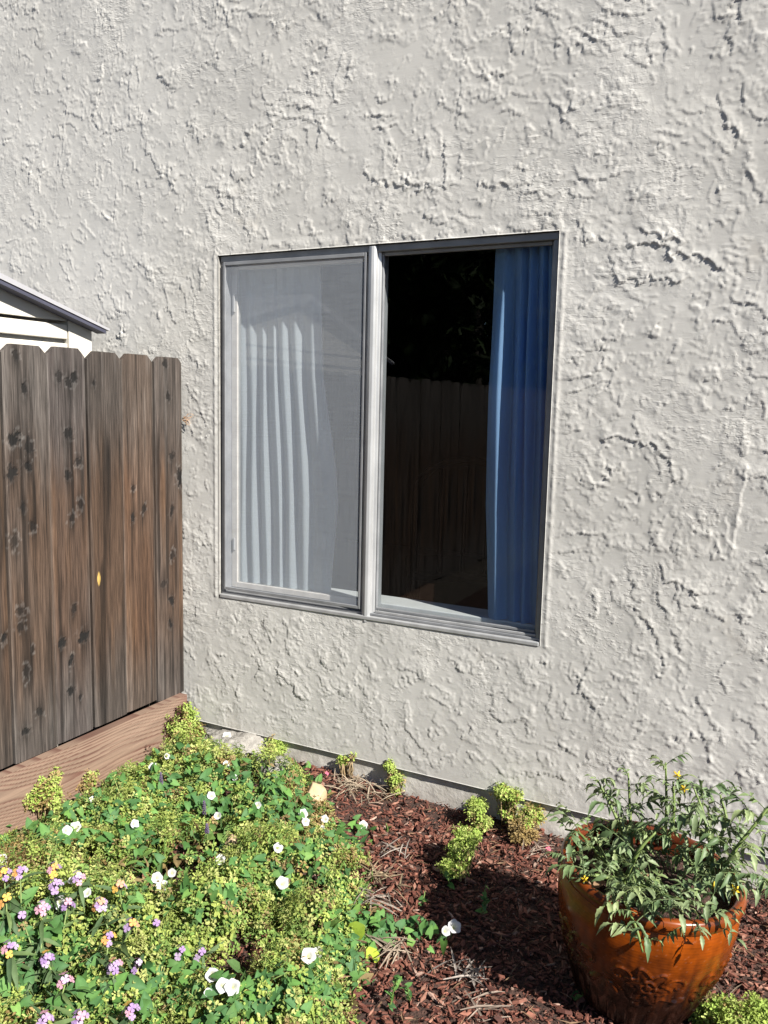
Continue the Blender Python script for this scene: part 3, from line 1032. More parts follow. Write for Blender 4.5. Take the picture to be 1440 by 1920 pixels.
def board_mesh(y0, y1, zt, zb, seed, hi, dog=0.030, yc=None):
    """dog-eared picket from y0 to y1, face towards +x; colours carry knots, weather and grain"""
    r = np.random.default_rng(seed)
    w = y1 - y0
    th = 0.016
    nu, nv = (56, 240) if hi else (16, 24)
    u = np.linspace(0, 1, nu)
    v = np.linspace(0, 1, nv)
    U, Vv = np.meshgrid(u, v)
    # top outline with clipped corners
    topz = zt - np.maximum(0, dog - np.minimum(U, 1 - U) * w) * 0.85
    Z = zb + (topz - zb) * Vv
    Y = y0 + w * U
    X = FX + 0.0008 * np.sin(U * 3.1 + seed) - 0.004 * (np.abs(U - 0.5) * 2) ** 8
    wz = Z + 1000 * 0
    lean = 0.0
    # albedo
    g = vnoise(Y * 1.0, Z * 0.02, 240, seed) * 0.55 + vnoise(Y, Z * 0.03, 90, seed + 3) * 0.45
    big = vnoise(Y, Z * 0.16, 22, seed + 5)
    wet = sstep(ZT - 0.15, ZT - 0.5, Z) * sstep(ZK + 0.02, ZK + 0.35, Z)   # browner in the middle, silver at the ends
    grey = np.array([0.056, 0.0475, 0.0425])
    brown = np.array([0.060, 0.038, 0.026])
    dark = np.array([0.03, 0.022, 0.018])
    t = np.clip(wet * (0.35 + 0.9 * big), 0, 1)[..., None]
    col = grey * (1 - t) + brown * t
    col = col * (0.40 + 1.20 * g)[..., None] * np.array([[1, 0.97, 0.95], [1.10, 0.98, 0.88], [0.80, 0.78, 0.76], [0.98, 0.98, 1.02], [1.0, 1.0, 1.0], [0.9, 0.85, 0.8], [1, 1, 1]][(seed - 100) // 7 if 100 <= seed < 150 else 4])
    st = sstep(0.66, 0.82, vnoise(Y, Z * 0.05, 46, seed + 9)) * sstep(ZT - 0.18, ZT - 0.32, Z)
    col = col * (1 - 0.6 * st)[..., None]
    oran = sstep(0.62, 0.85, vnoise(Y, Z * 0.07, 34, seed + 14)) * wet
    col = col + oran[..., None] * np.array([0.014, 0.006, 0.001])
    pale = sstep(0.62, 0.8, vnoise(Y, Z * 0.04, 70, seed + 21)) * (1 - 0.7 * wet)
    col = col + pale[..., None] * np.array([0.026, 0.024, 0.0225])
    edge = sstep(0.06, 0.015, np.minimum(U, 1 - U))
    col = col * (1 - edge * 0.15)[..., None] + (edge * (0.5 + 0.5 * (seed % 3)))[..., None] * np.array([0.02, 0.0185, 0.017])
    if hi:
        for (px, py) in KNOT_PX:
            p = on_plane(px, py, 0, FX)
            if not (y0 - 0.01 < p[1] < y1 + 0.01):
                continue
            kr = 0.0115 * KNOT_R.get((px, py), 1.0)
            dy = (Y - p[1]) / kr
            dz = (Z - p[2]) / (kr * 1.35)
            kk = int(px * 7 + py * 13)
            sk = 0.5 * math.sin(kk)
            dy = dy + sk * dz * 0.5
            asp = 1.0 + 0.5 * math.sin(kk * 1.7)
            d = np.hypot(dy * asp ** 0.4, dz / asp ** 0.3) + 1.0 * (vnoise(Y, Z, 95, kk % 50) - 0.5) + 0.6 * (vnoise(Y, Z, 230, kk % 43) - 0.5)
            core = sstep(1.15, 0.80, d) * (0.75 + 0.25 * math.sin(kk * 2.3))
            ring = np.exp(-((d - 1.45) / 0.3) ** 2) * (0.35 + 0.65 * (math.sin(kk * 0.9) > 0.1))
            up = 3.0 + 3.0 * (math.sin(kk * 3.1) > 0)
            halo = np.exp(-(dy / 1.7) ** 2 - (dz / 2.4) ** 2) * 0.35
            tail = np.exp(-(dy / 0.75) ** 2) * np.exp(-np.abs(dz) / np.where(dz > 0, 3.0, up)) * 0.36
            col = col * (1 - np.clip(halo + tail, 0, 0.55))[..., None]
            col = col * (1 - core * 0.93)[..., None] + (core * 0.006)[..., None]
            col = col + (ring * 0.040 * (vnoise(Y, Z, 90, seed + 40) > 0.5))[..., None] * np.array([1, 0.98, 0.95])
            X = X - 0.0025 * core
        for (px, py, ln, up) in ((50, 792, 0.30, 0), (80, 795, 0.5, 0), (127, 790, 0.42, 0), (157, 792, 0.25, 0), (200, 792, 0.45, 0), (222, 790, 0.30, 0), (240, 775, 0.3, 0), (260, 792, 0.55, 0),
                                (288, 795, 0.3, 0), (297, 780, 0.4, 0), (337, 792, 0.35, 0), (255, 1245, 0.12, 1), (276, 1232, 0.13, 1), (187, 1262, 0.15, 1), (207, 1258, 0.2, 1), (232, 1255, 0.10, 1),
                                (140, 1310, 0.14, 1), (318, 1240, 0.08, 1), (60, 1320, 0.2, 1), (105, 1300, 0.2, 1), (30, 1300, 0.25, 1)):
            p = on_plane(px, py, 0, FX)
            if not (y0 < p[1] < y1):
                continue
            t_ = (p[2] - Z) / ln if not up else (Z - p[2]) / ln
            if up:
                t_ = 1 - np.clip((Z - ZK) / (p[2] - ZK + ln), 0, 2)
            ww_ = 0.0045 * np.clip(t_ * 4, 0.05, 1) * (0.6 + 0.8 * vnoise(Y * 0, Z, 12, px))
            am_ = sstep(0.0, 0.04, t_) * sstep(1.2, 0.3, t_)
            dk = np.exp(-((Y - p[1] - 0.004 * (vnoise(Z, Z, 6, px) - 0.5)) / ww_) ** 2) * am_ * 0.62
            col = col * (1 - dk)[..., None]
        p = on_plane(184, 1085, 0, FX)
        sp = sstep(1.1, 0.9, np.hypot((Y - p[1]) / 0.006, (Z - p[2]) / 0.022))
        col = col * (1 - sp)[..., None] + sp[..., None] * np.array([0.36, 0.24, 0.07])
    V0 = np.stack([X, Y, Z], -1).reshape(-1, 3)
    col = np.clip(col, 0.003, 0.6).reshape(-1, 3)
    idx = np.arange(nu * nv).reshape(nv, nu)
    Q = [np.stack([idx[:-1, :-1], idx[:-1, 1:], idx[1:, 1:], idx[1:, :-1]], -1).reshape(-1, 4)]
    # edges and back
    bv = V0.copy()
    bv[:, 0] = FX - th
    n0 = len(V0)
    per = np.concatenate([idx[0, :], idx[1:, -1], idx[-1, -2::-1], idx[-2:0:-1, 0]])
    per2 = np.roll(per, -1)
    Q.append(np.stack([per2, per, per + n0, per2 + n0], -1))
    bk = np.array([[idx[0, 0], idx[-1, 0], idx[-1, -1], idx[0, -1]]]) + n0
    Q.append(bk)
    cc = np.concatenate([col, col])
    return np.concatenate([V0, bv]), Q, cc


def build_fence():
    f = empty('wooden_fence', (FX, -0.5, -0.6))
    tag(f, 'weathered brown picket fence of dog-eared boards with dark knots, meeting the stucco wall', 'fence')
    sub = np.array([FX, -0.5, -0.6])
    edges = [-0.004, -0.147, -0.303, -0.455, -0.609, -0.772, -0.93, -1.085]
    tops = [0.000, 0.001, -0.001, 0.003, 0.000, 0.002, -0.002]
    lows = [0.004, 0.012, 0.012, 0.008, 0.006, 0.008, 0.004]
    for i in range(7):
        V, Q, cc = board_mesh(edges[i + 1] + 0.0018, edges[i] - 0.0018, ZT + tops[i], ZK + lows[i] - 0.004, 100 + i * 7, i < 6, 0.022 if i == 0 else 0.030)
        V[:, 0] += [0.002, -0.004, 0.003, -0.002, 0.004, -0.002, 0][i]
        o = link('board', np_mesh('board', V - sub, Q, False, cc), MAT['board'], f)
    # boards that only the window glass shows
    proto = []
    for k in range(3):
        V, Q, cc = board_mesh(-0.152, 0, ZT, ZK, 300 + k * 11, False)
        proto.append(np_mesh('board', V - np.array([FX, 0, -0.6]), Q, False, cc))
        proto[-1].materials.append(MAT['board'])
    y = -1.088
    k = 0
    while y > -8.0:
        o = bpy.data.objects.new('board', proto[k % 3])
        C.objects.link(o)
        o.parent = f
        o.location = (random.uniform(-0.003, 0.003), y + 0.5, random.uniform(-0.006, 0.006))
        y -= 0.1545
        k += 1
    # kickboard with long cathedral grain
    yy = np.concatenate([np.arange(-2.2, -0.0301, 0.004)])
    zz = np.linspace(-0.63, ZK, 84)
    Y, Z = np.meshgrid(yy, zz)
    d = Z - (-0.50) + 0.055 * np.sin(Y * 2.6 + 1.0) + 0.02 * np.sin(Y * 7.3) + 0.012 * (vnoise(Y * 0.3, Z, 24, 71) - 0.5)
    rings = np.sqrt(d ** 2 + 0.0009 + 0.0006 * np.cos(Y * 3.1 + 0.6))
    ph = np.mod(rings * 105 + 0.8 * vnoise(Y * 0.15, Z, 30, 72), 1.0)
    late = sstep(0.45, 0.92, ph) * sstep(1.0, 0.95, ph)
    base = np.array([0.190, 0.128, 0.093])
    red = np.array([0.085, 0.034, 0.026])
    soft = np.array([0.215, 0.155, 0.118])
    m1 = vnoise(Y * 0.5, Z, 9, 73)[..., None]
    col = base * (1 - 0.6 * m1) + soft * 0.6 * m1
    am = (0.35 + 0.65 * vnoise(Y * 0.6, Z, 12, 74))
    col = col * (1 - (late * am)[..., None]) + red * (late * am)[..., None]
    col = col * (0.85 + 0.3 * vnoise(Y * 0.04, Z, 200, 75))[..., None]
    endred = sstep(-0.10, -0.03, Y)[..., None]
    col = col * (1 - 0.5 * endred) + np.array([0.12, 0.05, 0.04]) * 0.5 * endred
    X = np.full_like(Y, FX + 0.036) - 0.0008 * late
    V0 = np.stack([X, Y, Z], -1).reshape(-1, 3)
    idx = np.arange(Y.size).reshape(Y.shape)
    Q = [np.stack([idx[:-1, :-1], idx[:-1, 1:], idx[1:, 1:], idx[1:, :-1]], -1).reshape(-1, 4)]
    per = np.concatenate([idx[0, :], idx[1:, -1], idx[-1, -2::-1], idx[-2:0:-1, 0]])
    bv = V0[per].copy()
    bv[:, 0] = FX + 0.0025
    nb = len(V0) + np.arange(len(per))
    Q.append(np.stack([np.roll(per, -1), per, nb, np.roll(nb, -1)], -1))
    col = np.concatenate([col.reshape(-1, 3), col.reshape(-1, 3)[per]])
    link('kickboard', np_mesh('kickboard', np.concatenate([V0, bv]) - sub, Q, False, np.clip(col, 0.01, 0.6)), MAT['kick'], f)
    b = MB()
    b.box(0.004, 0.036, -5.8, -1.705, -0.03, 0.211)
    link('kickboard', b.mesh('kickboard'), None, f).data.materials.append(MAT['trunk'])
    # rails and posts behind the boards
    for zc in (-0.25, 0.62):
        b = MB()
        b.box(-0.060, -0.0205, -7.4, 0.48, zc + 0.6 - 0.045, zc + 0.6 + 0.045)
        b.build('rail', MAT['trunk'], f)
    for yp in (-0.1, -2.5, -4.9, -7.3):
        b = MB()
        b.box(-0.152, -0.0615, yp + 0.5 - 0.045, yp + 0.5 + 0.045, -0.05, 1.38)
        b.build('post', MAT['trunk'], f)
    # far yard boundary continues the reflection of the fence


build_fence()


# ------------------------------------------------------------------ shed behind the fence
def build_shed():
    s = empty('garden_shed', (-1.5, -1.12, -0.6))
    tag(s, 'cream resin garden shed with a grey gable roof showing above the fence', 'shed')
    o = np.array([-1.5, -1.12, -0.6])
    xf = -0.452
    ye = -0.117
    ze, pk = 0.958, 1.228           # underside of the eave tip and of the peak
    yc = -1.12
    halfe = yc - ye                  # negative
    hw = abs(ye - yc)
    pr = on_plane(172, 640, 0, xf)
    yr = pr[1]

    def B(name, boxes, mat, bevel=0.002):
        b = MB()
        for x in boxes:
            b.box(*x)
        b.v = [tuple(np.array(p) - o) for p in b.v]
        return b.build(name, mat, s, bevel=bevel)
    half = yr - yc
    slope = (pk - ze) / hw
    zw = lambda y: ze + slope * (hw - abs(y - yc)) - 0.012
    # corner posts
    for sg in (1, -1):
        yo = yc + sg * half
        yi = yc + sg * (half - 0.105)
        b = MB()
        ya, yb = min(yo, yi), max(yo, yi)
        b.add([np.array(p) - o for p in ((xf, ya, -0.6), (xf, yb, -0.6), (xf, yb, zw(yb)), (xf, ya, zw(ya)), (xf - 0.1, ya, -0.6), (xf - 0.1, yb, -0.6), (xf - 0.1, yb, zw(yb)), (xf - 0.1, ya, zw(ya)))],
              [(0, 1, 2, 3), (7, 6, 5, 4), (1, 5, 6, 2), (4, 0, 3, 7), (3, 2, 6, 7)])
        b.build('corner_post', MAT['shed'], s)
    # siding panels, stacked with open shadow joints
    yi0, yi1 = yc - (half - 0.107), yc + (half - 0.107)
    zj = [on_plane(60, 634, 0, xf)[2], on_plane(30, 594, 0, xf)[2]]
    z = zj[0]
    levels = []
    while z > -0.5:
        levels.append((z - 0.15 + 0.008, z - 0.007))
        z -= 0.15
    levels.append((zj[0] + 0.008, zj[1] - 0.006))
    for a, b_ in levels:
        B('siding_panel', [(xf - 0.022, xf - 0.004, yi0, yi1, a, b_)], MAT['shed'], 0.003)
    zg = zj[1] + 0.006
    b = MB()
    ytop = [yi0, yi1]
    ptsg = [(yi0, zg), (yi1, zg), (yi1, max(zw(yi1), zg + 0.002)), (yc, zw(yc)), (yi0, max(zw(yi0), zg + 0.002))]
    vs_ = [np.array((xf - 0.003, y, z)) - o for y, z in ptsg] + [np.array((xf - 0.022, y, z)) - o for y, z in ptsg]
    b.add(vs_, [(0, 1, 2, 3, 4), (9, 8, 7, 6, 5)] + [(k, 5 + k, 5 + (k + 1) % 5, (k + 1) % 5) for k in range(5)])
    b.build('gable_panel', MAT['shed'], s)
    B('back_panel', [(xf - 0.06, xf - 0.0245, yi0, yi1, -0.6, ze - 0.03)], MAT['joint_shade'], 0)  # dark sheet behind the siding, joint shade put into its colour
    B('side_wall', [(-2.7, xf - 0.101, yc + half - 0.03, yc + half, -0.6, ze - 0.02)], MAT['shed'])
    B('side_wall', [(-2.7, xf - 0.101, yc - half, yc - half + 0.03, -0.6, ze - 0.02)], MAT['shed'])
    # roof: two sloping slabs with a deep fascia edge
    b = MB()
    th = 0.030
    for sg in (1, -1):
        y0, y1 = yc, yc + sg * hw
        x0, x1 = -2.8, -0.40
        p = [(x0, y0, pk), (x1, y0, pk), (x1, y1, ze), (x0, y1, ze), (x0, y0, pk + th), (x1, y0, pk + th), (x1, y1, ze + 0.008), (x0, y1, ze + 0.008)]
        q = [np.array(v) - o for v in p]
        f = [(0, 1, 2, 3), (7, 6, 5, 4), (1, 5, 6, 2), (0, 3, 7, 4), (2, 6, 7, 3)]
        b.add(q, f if sg < 0 else [tuple(reversed(k)) for k in f])
    b.build('roof', MAT['shed_roof'], s)
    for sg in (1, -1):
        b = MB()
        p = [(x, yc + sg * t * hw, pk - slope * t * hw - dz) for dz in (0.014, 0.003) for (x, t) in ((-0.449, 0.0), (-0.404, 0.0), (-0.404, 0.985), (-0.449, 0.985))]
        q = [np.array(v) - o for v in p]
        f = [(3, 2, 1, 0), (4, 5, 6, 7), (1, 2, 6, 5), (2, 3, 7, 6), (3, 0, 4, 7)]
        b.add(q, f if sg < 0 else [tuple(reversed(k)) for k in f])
        b.build('soffit_shade', MAT['soffit_shade'], s)  # underside sheet of the overhang, coloured as if unlit


build_shed()

# ------------------------------------------------------------------ rocks
def rock(name, label, c, size, mat, seed, flat=0.5, rough=0.10):
    r = np.random.default_rng(seed)
    import bmesh
    bm = bmesh.new()
    bmesh.ops.create_icosphere(bm, subdivisions=5, radius=1.0)
    V = np.array([v.co[:] for v in bm.verts])
    # planar cuts give facets
    for _ in range(14):
        n = r.normal(0, 1, 3)
        n /= np.linalg.norm(n)
        d = r.uniform(0.62, 0.9)
        e = np.maximum(V @ n - d, 0)
        V = V - 0.85 * e[:, None] * n
    nn = vnoise(V[:, 0] + V[:, 2], V[:, 1] - V[:, 2] * 0.7, 3.2, seed) + 0.5 * vnoise(V[:, 0] - V[:, 2], V[:, 1], 9, seed + 1) + 0.3 * vnoise(V[:, 0] + V[:, 2], V[:, 1], 24, seed + 2)
    V = V * (1 + rough * (nn - 0.9))[:, None]
    V = V * np.array([size[0] / 2, size[1] / 2, size[2] / 2])
    for v, co in zip(bm.verts, V):
        v.co = co
    me = bpy.data.meshes.new(name)
    bm.to_mesh(me)
    bm.free()
    me.shade_smooth()
    o = link(name, me, mat)
    o.location = (c[0], c[1], c[2] + size[2] * 0.18)
    o.rotation_euler = (0.05, -0.06, r.uniform(-0.4, 0.4))
    tag(o, label, 'rock')
    return o


rock('rock', 'large rough pale grey rock in the corner against the house wall', on_ground(432, 1404), (0.31, 0.20, 0.105), MAT['rock'], 4, rough=0.5)
rock('rock', 'flat pale stone half hidden by leaves below the large grey rock', on_ground(512, 1462), (0.17, 0.12, 0.13), MAT['rock'], 5)
rock('rock', 'smooth orange tan stone at the edge of the bark mulch', on_ground(590, 1505), (0.085, 0.085, 0.11), MAT['rock_tan'], 6, rough=0.05)
rock('rock', 'small tan stone peeking out of the yellow green ground cover', on_mound(434, 1586, -0.03), (0.045, 0.04, 0.05), MAT['rock_tan'], 7)
rock('rock', 'lump of broken pale concrete at the foot of the wall behind the mulch', on_ground(855, 1508), (0.10, 0.05, 0.06), MAT['rock'], 9, rough=0.2)


# ------------------------------------------------------------------ leaf shapes
def leaf_template(outline, fold=0.18, curl=0.1, nseg=None):
    """outline: list of (along, half width) from base to tip; returns V, [quads]"""
    V, Q = [], []
    for a, w in outline:
        zc = -curl * a * a
        V += [(-w, a, zc + fold * w), (0, a, zc), (w, a, zc + fold * w)]
    for i in range(len(outline) - 1):
        k = i * 3
        Q += [(k, k + 1, k + 4, k + 3), (k + 1, k + 2, k + 5, k + 4)]
    return np.array(V, float), [np.array(Q)]


def join_templates(items):
    """items: (V, [F]) already placed; returns one template"""
    Vs, Fs, off = [], {}, 0
    for V, F in items:
        for f in F:
            Fs.setdefault(f.shape[1], []).append(f + off)
        Vs.append(V)
        off += len(V)
    return np.concatenate(Vs), [np.concatenate(f) for f in Fs.values()]


def xf(V, rx=0, ry=0, rz=0, s=1.0, t=(0, 0, 0)):
    e = np.array(mathutils.Euler((rx, ry, rz)).to_matrix())
    return (V * s) @ e.T + np.array(t)


# spurge sprig: a short stem with tiers of small blunt leaves, unit = metres
def spurge_sprigs(n, leaf, h, seed):
    r = np.random.default_rng(seed)
    out = []
    lt = (np.array([(0, 0, 0), (0, 1.0, -0.15), (-0.34, 0.60, 0.10), (-0.17, 0.95, 0.0), (0.34, 0.60, 0.10), (0.17, 0.95, 0.0)]),
          [np.array([(0, 1, 3, 2), (0, 4, 5, 1)])])
    for _ in range(n):
        items = []
        for tier in range(4):
            zt = h * (1 - 0.27 * tier)
            k = int(r.integers(3, 6))
            for j in range(k):
                ang = j * 2 * math.pi / k + r.uniform(-0.3, 0.3) + tier
                up = r.uniform(0.0, 1.1) if tier == 0 else r.uniform(-0.5, 0.7)
                s = leaf * r.uniform(0.55, 1.3) * (0.8 if tier == 0 else 1.1)
                V = xf(lt[0], up, 0, 0, s)
                rad = leaf * (0.15 if tier == 0 else r.uniform(0.3, 0.9))
                V = xf(V, 0, 0, ang, 1, (rad * -math.sin(ang), rad * math.cos(ang), zt + r.uniform(-0.1, 0.1) * h))
                items.append((V, lt[1]))
        w = leaf * 0.06
        items.append((np.array([(-w, 0, -0.2 * h), (w, 0, -0.2 * h), (w, 0, h), (-w, 0, h)]), [np.array([(0, 1, 2, 3)])]))
        out.append(join_templates(items))
    return out


SPRIG = spurge_sprigs(12, 0.0086, 0.030, 50)
YG = np.array([[0.34, 0.40, 0.105], [0.29, 0.37, 0.09], [0.42, 0.45, 0.16], [0.19, 0.29, 0.075]])
GOLD = np.array([[0.32, 0.23, 0.09], [0.27, 0.20, 0.09], [0.36, 0.27, 0.13]])
DGREEN = np.array([[0.11, 0.20, 0.055], [0.14, 0.235, 0.06], [0.09, 0.165, 0.055]])


def mound_normals(x, y):
    e = 0.01
    f = lambda a, b: ground_z(a, b) + mound_h(a, b)
    return np.stack([-(f(x + e, y) - f(x - e, y)) / (2 * e), -(f(x, y + e) - f(x, y - e)) / (2 * e), np.ones_like(x)], 1)


def build_spurge_cover():
    r = np.random.default_rng(31)
    n = 15000
    x = r.uniform(-0.12, 1.15, n)
    y = r.uniform(-1.7, 0.0, n)
    d = bed_dist(x, y)
    dens = sstep(0.30, 0.47, vnoise(x, y, 6, 41) * 0.6 + vnoise(x, y, 15, 42) * 0.4)
    north = sstep(-0.30, -0.10, y) * sstep(0.75, 0.4, x)                 # mostly bindweed near the rock
    sw = sstep(-0.95, -1.2, y) * sstep(0.6, 0.35, x)                     # wallflowers
    dens = dens * (1 - 0.45 * north) * (1 - 0.5 * sw)
    bare = np.clip(1.5 * np.exp(-(((x - BARE[0]) / 0.085) ** 2 + ((y - BARE[1]) / 0.08) ** 2)), 0, 1)
    ok = (d > -0.005) & (r.random(n) < dens * (1 - bare))
    x, y = x[ok], y[ok]
    n = len(x)
    dep = r.random(n) ** 2.0
    P = np.stack([x, y, ground_z(x, y) + mound_h(x, y) * (1 - 0.75 * dep) - 0.020], 1)
    N = mound_normals(x, y) * np.array([0.8, 0.8, 1]) + np.stack([r.normal(0, 0.35, n), r.normal(0, 0.35, n), np.zeros(n)], 1)
    t = vnoise(x, y, 5, 44) * 0.6 + vnoise(x, y, 14, 45) * 0.4
    for (gx, gy, gr) in ((500, 1690, 0.07), (555, 1850, 0.07), (545, 1650, 0.05), (610, 1700, 0.05), (440, 1690, 0.05), (380, 1600, 0.05)):
        q = on_plane(gx, gy, 2, -0.52)
        t = np.maximum(t, 0.72 * np.exp(-((x - q[0]) ** 2 + (y - q[1]) ** 2) / gr ** 2) + 0.15 * (r.random(n) - 0.5))
    gold = r.random(n) < 0.05 + 0.85 * sstep(0.62, 0.74, t)
    col = YG[r.integers(0, 4, n)]
    col[gold] = GOLD[r.integers(0, 3, gold.sum())]
    col = col * r.uniform(0.75, 1.2, (n, 1))
    V, F, Cc = scatter(SPRIG, P, N, r.uniform(0.75, 1.35, n), r.uniform(0, 6.28, n), col, r)
    o = link('spurge_ground_cover', np_mesh('spurge_ground_cover', V, F, False, Cc), MAT['leaf'])
    tag(o, 'yellow green small leaved ground cover filling the flower bed', 'ground cover', None, 'stuff')
    # a loose understorey of green blades and dry stalks so the gaps read as plants
    n = 9000
    x = r.uniform(-0.12, 1.15, n)
    y = r.uniform(-1.7, -0.02, n)
    ok = (bed_dist(x, y) > -0.01) & (((x - BARE[0]) / 0.085) ** 2 + ((y - BARE[1]) / 0.08) ** 2 > 1)
    x, y = x[ok], y[ok]
    n = len(x)
    P = np.stack([x, y, ground_z(x, y) + mound_h(x, y) * r.uniform(0.0, 0.75, n)], 1)
    N = np.stack([r.normal(0, 0.5, n), r.normal(0, 0.5, n), 0.6 + r.random(n)], 1)
    t1 = leaf_template([(0, 0.03), (0.4, 0.10), (1.0, 0.01)], 0.3, 0.3)
    t1 = (xf(t1[0], math.pi / 2 * 0.8), t1[1])
    t2 = leaf_template([(0, 0.05), (0.3, 0.26), (0.7, 0.24), (1.0, 0.03)], 0.3, 0.3)
    t2 = (xf(t2[0], 0.5), t2[1])
    col = np.where(r.random((n, 1)) < 0.72, DGREEN[r.integers(0, 3, n)], GOLD[r.integers(0, 3, n)] * 0.7)
    V, F, Cc = scatter([t1, t2], P, N, r.uniform(0.018, 0.045, n), r.uniform(0, 6.28, n), col, r)
    o = link('weed_undergrowth', np_mesh('weed_undergrowth', V, F, False, Cc), MAT['leaf'])
    tag(o, 'tangled dark green undergrowth and dry stalks between the bed plants', 'undergrowth', None, 'stuff')


build_spurge_cover()

# ------------------------------------------------------------------ bindweed: leaf and flower meshes
def bindweed_leaf_mesh(k):
    r = np.random.default_rng(400 + k)
    # arrow shaped blade: two basal lobes and a blunt tip, folded on the midrib, with a short stalk
    half = [(0.0, 0.03), (-0.16, 0.22), (-0.13, 0.36), (0.10, 0.36), (0.34, 0.33), (0.60, 0.24), (0.84, 0.11), (1.0, 0.0)]
    fold, curl = r.uniform(0.1, 0.5), r.uniform(0.05, 0.35)
    mid = [(0.0, 0.0), (0.02, 0), (0.05, 0), (0.20, 0), (0.40, 0), (0.62, 0), (0.85, 0), (1.0, 0)]
    V, F = [], []
    for (a, w), (m, _) in zip(half, mid):
        z = -curl * max(a, 0) ** 2
        V += [(-w, a, z + fold * w * 0.6 + 0.03 * r.normal()), (0, m, -curl * m * m), (w, a, z + fold * w * 0.6 + 0.03 * r.normal())]
    for i in range(len(half) - 1):
        b = i * 3
        F += [(b, b + 1, b + 4, b + 3), (b + 1, b + 2, b + 5, b + 4)]
    n = len(V)
    V += [(-0.015, 0.02, -0.004), (0.015, 0.02, -0.004), (0.012, -0.35, -0.22), (-0.012, -0.35, -0.22)]
    F += [(n, n + 3, n + 2, n + 1)]
    V = np.array(V)
    base = np.array([[0.085, 0.19, 0.055], [0.07, 0.16, 0.055], [0.11, 0.215, 0.06], [0.08, 0.175, 0.068]][k % 4])
    col = np.tile(base, (len(V), 1)) * (1 + 0.25 * (np.abs(V[:, 0:1]) < 0.01))
    me = np_mesh('leaf', V * 0.0265, np.array(F), True, col)
    me.materials.append(MAT['leaf_one'])
    return me


BLEAF = [bindweed_leaf_mesh(k) for k in range(6)]


def bindweed_flower_mesh(k):
    r = np.random.default_rng(500 + k)
    n = 20
    open_ = [1.0, 0.92, 0.7, 1.0][k % 4]
    rings = [(0.0003, -0.0085), (0.0026, -0.0065), (0.0070 * open_, -0.0015), (0.0118 * open_, 0.0025), (0.0158 * open_, 0.0030 + 0.008 * (1 - open_))]
    V, F, col = [], [], []
    for i, (rad, z) in enumerate(rings):
        for j in range(n):
            a = j * 2 * math.pi / n
            lob = 1 + (0.07 * math.cos(5 * a) if i >= 3 else 0) + r.normal(0, 0.02 if i > 2 else 0)
            V.append((rad * lob * math.cos(a), rad * lob * math.sin(a), z + (0.0016 * math.cos(5 * a + 0.6) + 0.0012 * math.sin(2 * a + k) if i >= 3 else 0)))
            col.append([(0.50, 0.53, 0.22), (0.58, 0.60, 0.40), (0.60, 0.60, 0.57), (0.64, 0.64, 0.64), (0.58, 0.58, 0.60)][i])
    for i in range(len(rings) - 1):
        for j in range(n):
            j2 = (j + 1) % n
            F.append((i * n + j, i * n + j2, (i + 1) * n + j2, (i + 1) * n + j))
    # little eye of the flower and green calyx below
    me = np_mesh('flower', np.array(V), np.array(F), True, np.array(col))
    me.materials.append(MAT['petal'])
    return me


BFLOW = [bindweed_flower_mesh(k) for k in range(4)]
TO_SUN = np.array(sdir)


def place(name, me, parent, P, N, spin, s):
    o = bpy.data.objects.new(name, me)
    C.objects.link(o)
    o.parent = parent
    R = frames(np.array([N], float), np.array([spin]))[0]
    m = mathutils.Matrix([list(R[i] * s) + [P[i]] for i in range(3)] + [[0, 0, 0, 1]])
    o.matrix_local = m
    return o


